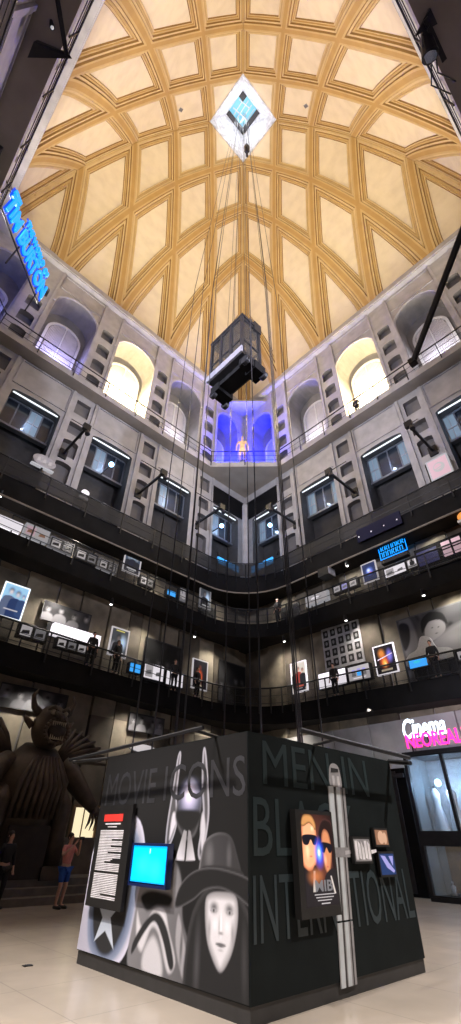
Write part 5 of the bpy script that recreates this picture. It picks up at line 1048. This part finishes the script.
for (x, w_, h_, c_, lb) in ((-1.35, .2, .35, 'cloth_white', 'small white figurine low in the showcase'), (-.9, .22, .45, 'lit_skin', 'reddish figurine on the lower shelf of the showcase'), (-.1, .25, .4, 'curtain', 'pale round figurine beside the lower mullion'), (.5, .2, .5, 'ink_red', 'red figurine at the right of the lower showcase')):
    t = thing('figurine', lb, 'figurine', VF.p(x, .15, -.8)); mb = MB(); O = VF.p(x, .15, -.8); mb.tube([O, O+Vector((0, 0, h_*.3)), O+Vector((0, 0, h_*.7)), O+Vector((0, 0, h_*.85))], [w_*.5, w_*.3, w_*.45, w_*.12], 10); mb.sphere(O+Vector((0, 0, h_)), w_*.25, 10, 8); mb.build('body', c_, t, True)
    mb = MB(); mb.box(O-Vector((.12, .12, .03)), O+Vector((.12, .12, 0))); mb.build('base', 'black_steel', t)
SF = FW('far_right', 0, 1.55, 0)
t = thing('neon_sign', 'pink and white neon sign on top of the glass showcase', 'sign', SF.p(0, 4.7, 0))
mb = MB(); SF.text(mb, 'Cinema', -1.82, .05, 5.18, 5.95, .05, .05, .012, shear=.25); mb.build('script_letters', 'neon_white', t)
mb = MB(); SF.text(mb, 'NEOREALISMO', -1.74, 1.9, 4.80, 5.34, .12, .06, .015); mb.build('block_letters', 'neon_pink', t)
mb = MB(); SF.box(mb, -1.2, 2.8, 4.62, 4.76, -.1, .15); mb.build('base', 'grey_steel', t)
mb = MB()
for q in range(5): SF.box(mb, -1.6+q*.75, -1.56+q*.75, 4.62, 5.2, -.02, .04)
mb.build('supports', 'black_steel', t)
# black display cabinet right of the cube at the wall
CF = FW('far_right', 0, 1.2, 0)
t = thing('dark_partition', 'dark upright partition between the cube and the glass showcase', 'partition', CF.p(-3.2, 0, 0)); mb = MB(); CF.box(mb, -4.0, -2.35, 0, 4.2, -.3, 0); mb.build('panel', 'gallery_black', t); mb = MB(); CF.box(mb, -2.95, -2.78, .1, 4.1, 0, .06); CF.box(mb, -3.9, -2.4, 3.85, 4.0, 0, .12); mb.build('light_edge', 'dark_steel', t)
# ------------------------------------------------------------------ the winged horned statue on its stepped platform
MB().box((-6.0, 8.3, 0), (6.5, 12.9, .18)).build('trim_15', 'stone_step', kind='structure')
MB().box((-5.6, 8.8, .18), (6.2, 12.9, .36)).build('trim_16', 'stone_step', kind='structure')
MB().box((-5.2, 9.3, .36), (6.0, 12.9, .54)).build('trim_17', 'stone_step', kind='structure')
mo = thing('demon_statue', 'huge dark bronze horned statue with gaping mouth and spread wings on the left', 'statue', (-.6, 10.6, .54))
MX, MY = -.95, 9.9
mb = MB()   # torso and seat block, folded arms as columns
def col(pts, r, n=12): mb.tube(pts, r, n)
col([(MX, MY+.6, .5), (MX, MY+.6, 1.6), (MX, MY+.5, 2.6), (MX, MY+.4, 3.3), (MX, MY+.35, 3.9), (MX, MY+.2, 4.3)], [1.15, 1.1, 1.25, 1.35, 1.0, .6], 20)
torso = mb.build('body', 'bronze', mo, True)
mb = MB(); mb.sphere((MX+.05, MY-.05, 4.95), (.66, .62, .78), 24, 16); head = mb.build('head', 'bronze', mo, True)
mb = MB(); mb.sphere((MX+.12, MY-.52, 4.75), (.36, .24, .34), 18, 12); mb.build('mouth', 'bronze_dark', head, True)
mb = MB(); 
for i in range(22):
    a = 2*PI*i/22; mb.tube([(MX+.12+.44*math.cos(a), MY-.62, 4.75+.42*math.sin(a)), (MX+.12+.44*math.cos(a+2*PI/22), MY-.62, 4.75+.42*math.sin(a+2*PI/22))], .075, 8)
mb.tube([(MX-.12, MY-.66, 5.38), (MX+.1, MY-.82, 5.22), (MX+.14, MY-.78, 5.12)], [.06, .12, .14], 8)
mb.build('lips_and_nose', 'bronze', head, True)
for i in range(7):
    for up_ in (0, 1):
        x = MX-.12+.08*i; z = (5.06 if up_ else 4.46); mb = MB(); mb.tube([(x, MY-.68, z), (x, MY-.70, z+(-.16 if up_ else .16))], [.035, .008], 6); mb.build('tooth', 'tooth', head)
for sx in (-1, 1):
    mb = MB(); mb.sphere((MX+.08+sx*.24, MY-.56, 5.38), (.11, .08, .09), 12, 8); mb.build('eye', 'tooth', head, True)
    mb = MB(); mb.tube([(MX+.08+sx*.08, MY-.62, 5.42), (MX+.08+sx*.26, MY-.64, 5.56), (MX+.08+sx*.44, MY-.5, 5.44)], [.05, .08, .04], 8); mb.build('brow', 'bronze', head, True)
    mb = MB(); mb.tube([(MX+sx*.42, MY, 5.35), (MX+sx*.72, MY, 5.55), (MX+sx*.86, MY, 5.95), (MX+sx*.72, MY, 6.22)], [.17, .13, .08, .015], 10); mb.build('horn', 'bronze', head, True)
    mb = MB(); mb.tube([(MX+sx*.6, MY, 4.9), (MX+sx*.85, MY+.05, 5.1), (MX+sx*1.0, MY+.05, 5.25)], [.14, .1, .02], 8); mb.build('ear', 'bronze', head, True)
    # fan wing: ribs and web
    for k_ in range(7):
        a = math.radians(2+k_*11); L_ = 2.3-.1*k_; mb = MB(); b0 = Vector((MX+sx*.9, MY+.7, 4.0)); e0 = b0+Vector((sx*L_*math.cos(a), .2, L_*math.sin(a)*.75))
        mb.tube([b0, (b0+e0)/2+Vector((0, -.08, .05)), e0], [.12, .11, .05], 8); mb.build('wing_rib', 'bronze', mo, True)
    mb = MB(); pts = [Vector((MX+sx*.9, MY+.78, 3.9))]+[Vector((MX+sx*.9, MY+.8, 4.0))+Vector((sx*(2.2-.1*k_)*math.cos(math.radians(2+k_*11)), .2, (2.2-.1*k_)*math.sin(math.radians(2+k_*11))*.75)) for k_ in range(7)]
    nb = len(pts); mb.add(pts+[p+Vector((0, .08, 0)) for p in pts], [tuple(range(nb)), tuple(range(2*nb-1, nb-1, -1))]+[(i, i+nb, (i+1) % nb+nb, (i+1) % nb) for i in range(nb)]); mb.build('wing_web', 'bronze_dark', mo)
    # arm: shoulder, elbow, drooping claw hand
    mb = MB(); mb.tube([(MX+sx*1.0, MY+.3, 3.75), (MX+sx*1.35, MY+.1, 3.5), (MX+sx*1.9, MY-.25, 2.85), (MX+sx*2.25, MY-.5, 2.45)], [.38, .40, .28, .18], 12); arm = mb.build('arm', 'bronze', mo, True)
    mb = MB(); mb.sphere((MX+sx*2.3, MY-.55, 2.35), (.2, .16, .18), 12, 8); hd = mb.build('hand', 'bronze', arm, True)
    for f_ in range(5):
        a = (f_-2)*.09; mb = MB(); mb.tube([(MX+sx*2.3+a, MY-.6, 2.3), (MX+sx*2.32+a*1.6, MY-.68, 2.05), (MX+sx*2.28+a*1.8, MY-.64, 1.86-(.05 if f_ in (1, 2, 3) else 0))], [.06, .045, .012], 6); mb.build('claw', 'bronze', arm, True)
    # lower limbs as fluted columns beside the dark doorway
    mb = MB(); mb.tube([(MX+sx*1.15, MY-.1, .5), (MX+sx*1.15, MY-.1, 1.7), (MX+sx*1.05, MY-.2, 2.5), (MX+sx*.9, MY-.05, 3.0)], [.36, .34, .42, .3], 12); mb.build('leg', 'bronze', mo, True)
    mb = MB(); mb.box((MX+sx*1.15-.5, MY-.7, .5), (MX+sx*1.15+.5, MY+.4, .85)); mb.build('foot_block', 'bronze', mo)
mb = MB(); mb.box((MX-.7, MY-.62, .54), (MX+.7, MY-.5, 1.9)); mb.build('doorway', 'bronze_dark', mo)
mb = MB()
for i in range(9):
    x = MX-.8+.2*i; mb.tube([(x, MY-.75+abs(i-4)*.05, 2.1), (x, MY-.98+abs(i-4)*.06, 3.0), (x*.5+MX*.5, MY-.62, 3.9)], [.09, .11, .06], 8)
mb.build('chest_plates', 'bronze', mo, True)
# bright doorway in the wall beyond the statue
F = FW('far_left', 2.55, .2, .54); 
mb = MB(); F.box(mb, -.3, .75, .0, 2.1, 0, .05); dr = mb.build('door_1', 'lit_warm', kind='structure'); mb = MB(); F.frame(mb, -.4, .85, -.1, 2.2, .1, 0, .15); mb.build('door_frame', 'wood_brown', dr)
mb = MB(); F.box(mb, .13, .17, 0, 2.1, .05, .09); mb.build('door_edge', 'wood_brown', dr)
t = thing('stair_wall', 'low dark wall in front of the bright doorway behind the man', 'partition', (2.6, 10.9, .54)); mb = MB(); mb.box((1.1, 10.8, .54), (4.2, 11.1, 1.55)); mb.build('wall', 'stone_step', t); mb = MB(); mb.box((1.05, 10.76, 1.55), (4.25, 11.14, 1.62)); mb.build('coping', 'stone_step', t)
# oval ceiling lamp seen above the cube
F = FW('far_left', 5.2, .3, 5.0); t = thing('wall_lamp', 'oval white glowing lamp on the wall just above the cube', 'lamp', F.p(0, 0, 0)); mb = MB(); F.ell(mb, 0, .2, .75, .17, .12, 24, th=.1); mb.build('diffuser', 'lit_soft', t); mb = MB(); F.ell(mb, 0, .2, .8, .21, .02, 24, th=.02); mb.build('rim', 'dark_steel', t)
# ------------------------------------------------------------------ near the camera: pole and big spotlight on the right, brackets on the left
moved = []
t = thing('slanting_pole', 'thick black slanting steel pole crossing the right side of the dome view', 'pole', (-2.03, -11.72, 17.0))
mb = MB(); mb.tube([(-2.03, -11.72, 17.0), (2.22, -5.95, 15.0)], .10, 10); mb.build('shaft', 'black_steel', t)
mb = MB(); mb.box((2.1, -6.07, 14.88), (2.34, -5.83, 15.12)); mb.build('end_fitting', 'black_steel', t)
t = thing('stage_spotlight', 'big black stage spotlight clamped to the balcony edge at top right', 'lamp', (-5.05, -9.95, 14.22)); moved.append((t, (-1.75, -11.85, 26.06), 1.2))
mb = MB(); mb.tube([(-5.0, -9.6, 14.1), (-4.75, -9.45, 13.6)], [.2, .26], 14); mb.tube([(-5.15, -9.7, 14.4), (-5.0, -9.6, 14.1)], [.14, .2], 14); mb.build('housing', 'black_steel', t)
mb = MB(); mb.tube([(-4.75, -9.45, 13.6), (-4.74, -9.44, 13.58)], .2, 14); mb.build('lens', 'lens_glass', t)
mb = MB(); mb.box((-5.5, -9.85, 13.98), (-4.2, -9.7, 14.1)); mb.tube([(-5.3, -9.8, 14.0), (-5.3, -9.5, 13.75), (-4.9, -9.35, 13.85)], .03, 6); mb.tube([(-4.9, -9.8, 14.2), (-4.1, -9.5, 14.0), (-3.3, -9.9, 14.3)], .025, 6); mb.tube([(-5.0, -9.7, 13.9), (-4.0, -9.2, 13.9), (-3.2, -9.6, 14.25)], .025, 6); mb.build('yoke', 'black_steel', t)
mb = MB(); mb.add([(-5.55, -10.0, 14.25), (-5.1, -10.0, 14.25), (-5.4, -9.35, 14.0), (-5.55, -10.0, 14.1), (-5.1, -10.0, 14.1), (-5.4, -9.35, 13.95)], [(0, 1, 2), (3, 5, 4), (0, 3, 4, 1), (1, 4, 5, 2), (2, 5, 3, 0)]); mb.build('barn_door', 'black_steel', t)
t = thing('edge_bracket', 'black pointed bracket jutting past the balcony edge at top left', 'bracket', (-10.2, -4.3, 14.2)); moved.append((t, (-11.9, -2.35, 25.75), 1.94))
mb = MB(); mb.add([(-10.5, -3.7, 14.25), (-10.5, -3.4, 14.25), (-9.95, -4.0, 14.1), (-10.5, -3.7, 14.0), (-10.5, -3.4, 14.0), (-9.85, -4.0, 14.0)], [(0, 1, 2), (3, 5, 4), (0, 3, 4, 1), (1, 4, 5, 2), (2, 5, 3, 0)]); mb.build('plate', 'black_steel', t)
mb = MB(); mb.tube([(-10.55, -4.6, 14.2), (-9.95, -3.95, 14.05)], .05, 6); mb.build('strut', 'black_steel', t)
t = thing('light_bar', 'short pale bar under the dark balcony edge at upper left', 'lamp', (-10.3, -.9, 14.0)); moved.append((t, (-11.95, 5.77, 25.6), 1.94)); mb = MB(); mb.box((-10.42, -1.9, 13.95), (-10.3, -.6, 14.05)); mb.build('bar', 'soffit_plaster', t); mb = MB(); mb.box((-10.65, -2.3, 14.0), (-10.44, -.5, 14.2)); mb.build('housing', 'ink_black', t)
for t, l_, k_ in moved: t.location = l_; t.scale = (k_, k_, k_)  # locations and scales came from scaling these fittings about the camera
small_spot((-12.2, -1.9, 25.75), (-8, 0, 18), 'small black spotlight with a pale lens under the balcony at top left', 'gleam_white', .09, None)
# ------------------------------------------------------------------ small spotlights on the galleries
for side, u, z, aimz, lb in (('far_left', -5.4, 14.99, 12.94, 'at the left end under the window-level gallery'), ('far_left', 1.6, 11.55, 9.7, 'over the white-framed figure poster'), ('far_left', 2.57, 16.99, 19.09, 'low on the window-level railing at left'),
                             ('far_left', 9.02, 18.06, 21.16, 'on the left railing close to the far corner'), ('far_right', 8.6, 17.94, 20.14, 'on the right railing close to the far corner'), ('far_right', 6.83, 17.61, 20.11, 'on the right railing one bay from the corner'),
                             ('far_right', 3.39, 14.66, 12.91, 'hanging above the small cards of the middle right gallery'), ('far_right', 4.04, 11.43, 9.68, 'over the photo grid at its right corner'), ('far_right', -0.48, 11.38, 9.68, 'in front of the crouching person mural'),
                             ('far_left', -4.32, 11.44, 9.69, 'over the pale blue couple poster'), ('far_right', 8.55, 11.43, 9.68, 'over the three figures poster'), ('far_left', 7.41, 11.39, 9.69, 'over the dark mural of pale faces')):
    O = FW(side, u, 1.15, z).O; A = FW(side, u+.3, 0.3, aimz).O; small_spot(O, A, 'small bright spotlight '+lb, 'lamp_white')
for side, u in (('far_left', -1.0), ('far_left', 4.2), ('far_right', 3.5), ('far_right', -1.5), ('far_left', 9.5), ('far_right', 9.0)):
    for z, e in ((11.3, 125), (14.8, 80), (6.7, 95)): light('gallery_fill', 'SPOT', FW(side, u, 1.3, z).O, e*2.2, (1, .93, .82), FW(side, u, 0, z-2.0).O, .08, 120, .9)  # fill spots without fixtures; lowest row added to brighten the ground-floor boards
for side, u, lb in (('far_left', -.1, 'left wall'), ('far_right', 9.6, 'right wall by the corner'), ('far_left', 9.7, 'left wall by the corner')):
    F = FW(side, u, .7, 21.0); t = thing('window_lamp', 'bright bluish lamp in the window bay of the '+lb, 'lamp', F.p(0, 0, 0)); mb = MB(); mb.sphere(F.p(0, 0, 0), .17, 12, 8); mb.build('bulb', 'lamp_blue', t, True); mb = MB(); mb.tube([F.p(0, 0, -.2), F.p(0, 0, -1.5)], .04, 6); mb.build('bracket', 'black_steel', t)
# lights for the statue side and the right ground floor
light('statue_side_spot', 'SPOT', (-5, 11.2, 6.6), 60, (1, .8, .6), (-1, 9.5, 4.6), .1, 60, .8)
light('right_wall_spot', 'SPOT', (8.0, -3.5, 6.1), 900, (.85, .88, 1), (13, .5, 4.5), .1, 100, .9)
light('cube_spot', 'SPOT', (-11.2, 0.5, 11.6), 2600, (.96, .94, 1), (-3.2, -1.2, 1.3), .5, 30, .9)
light('cube_spot', 'SPOT', (1.0, -11.4, 11.6), 420, (1, .96, .92), (-1.0, -3.0, 1.4), .5, 30, .9)
# ------------------------------------------------------------------ small things
t = thing('floor_plate', 'small dark floor socket plate on the pale floor at lower left', 'floor socket', (-3.87, 1.26+1.2, 0)); mb = MB(); O = Vector((-3.87, 1.26, 0)); t.location = O; mb.box(O+Vector((-.07, -.05, 0)), O+Vector((.07, .05, .012))); mb.build('cover', 'ink_dark', t); mb = MB(); mb.box(O+Vector((-.03, -.02, .012)), O+Vector((.03, .02, .018))); mb.build('lid', 'ink_mid', t)
# dome vents
for (x, y) in ((12.0, 3.6), (12.0, -1.6), (12.0, -6.8), (12.0, 8.8), (3.6, 12.0), (-1.6, 12.0), (-6.8, 12.0), (8.8, 12.0), (5.6, -9.6), (-9.6, 5.6), (0.4, -9.6), (-9.6, .4), (3.4, -5.8), (-3.8, 6.2), (-5.8, 3.4)):
    wv = max(abs(x), abs(y)); z = zprof(wv); dz = (zprof(wv+.05)-zprof(wv-.05))/.1
    N_ = Vector((math.copysign(1, x), 0, 0)) if abs(x) > abs(y) else Vector((0, math.copysign(1, y), 0)); tt = (N_+Vector((0, 0, dz))).normalized(); nn = N_*dz/math.hypot(1, dz)+Vector((0, 0, -1/math.hypot(1, dz)))
    xx = nn.cross(tt); G = Fr(Vector((x, y, z)), xx, nn, tt); v = thing('dome_vent', 'small grey vent grille in a cream panel of the dome', 'vent', G.p(0, 0, 0), 'vent grilles of the dome')
    mb = MB(); G.box(mb, -.17, .17, -.3, .3, -.02, .03); mb.build('frame', 'ink_grey', v)
    mb = MB()
    for q in range(4): G.box(mb, -.13, .13, -.26+q*.14, -.20+q*.14, .03, .05)
    mb.build('slats', 'ink_mid', v)
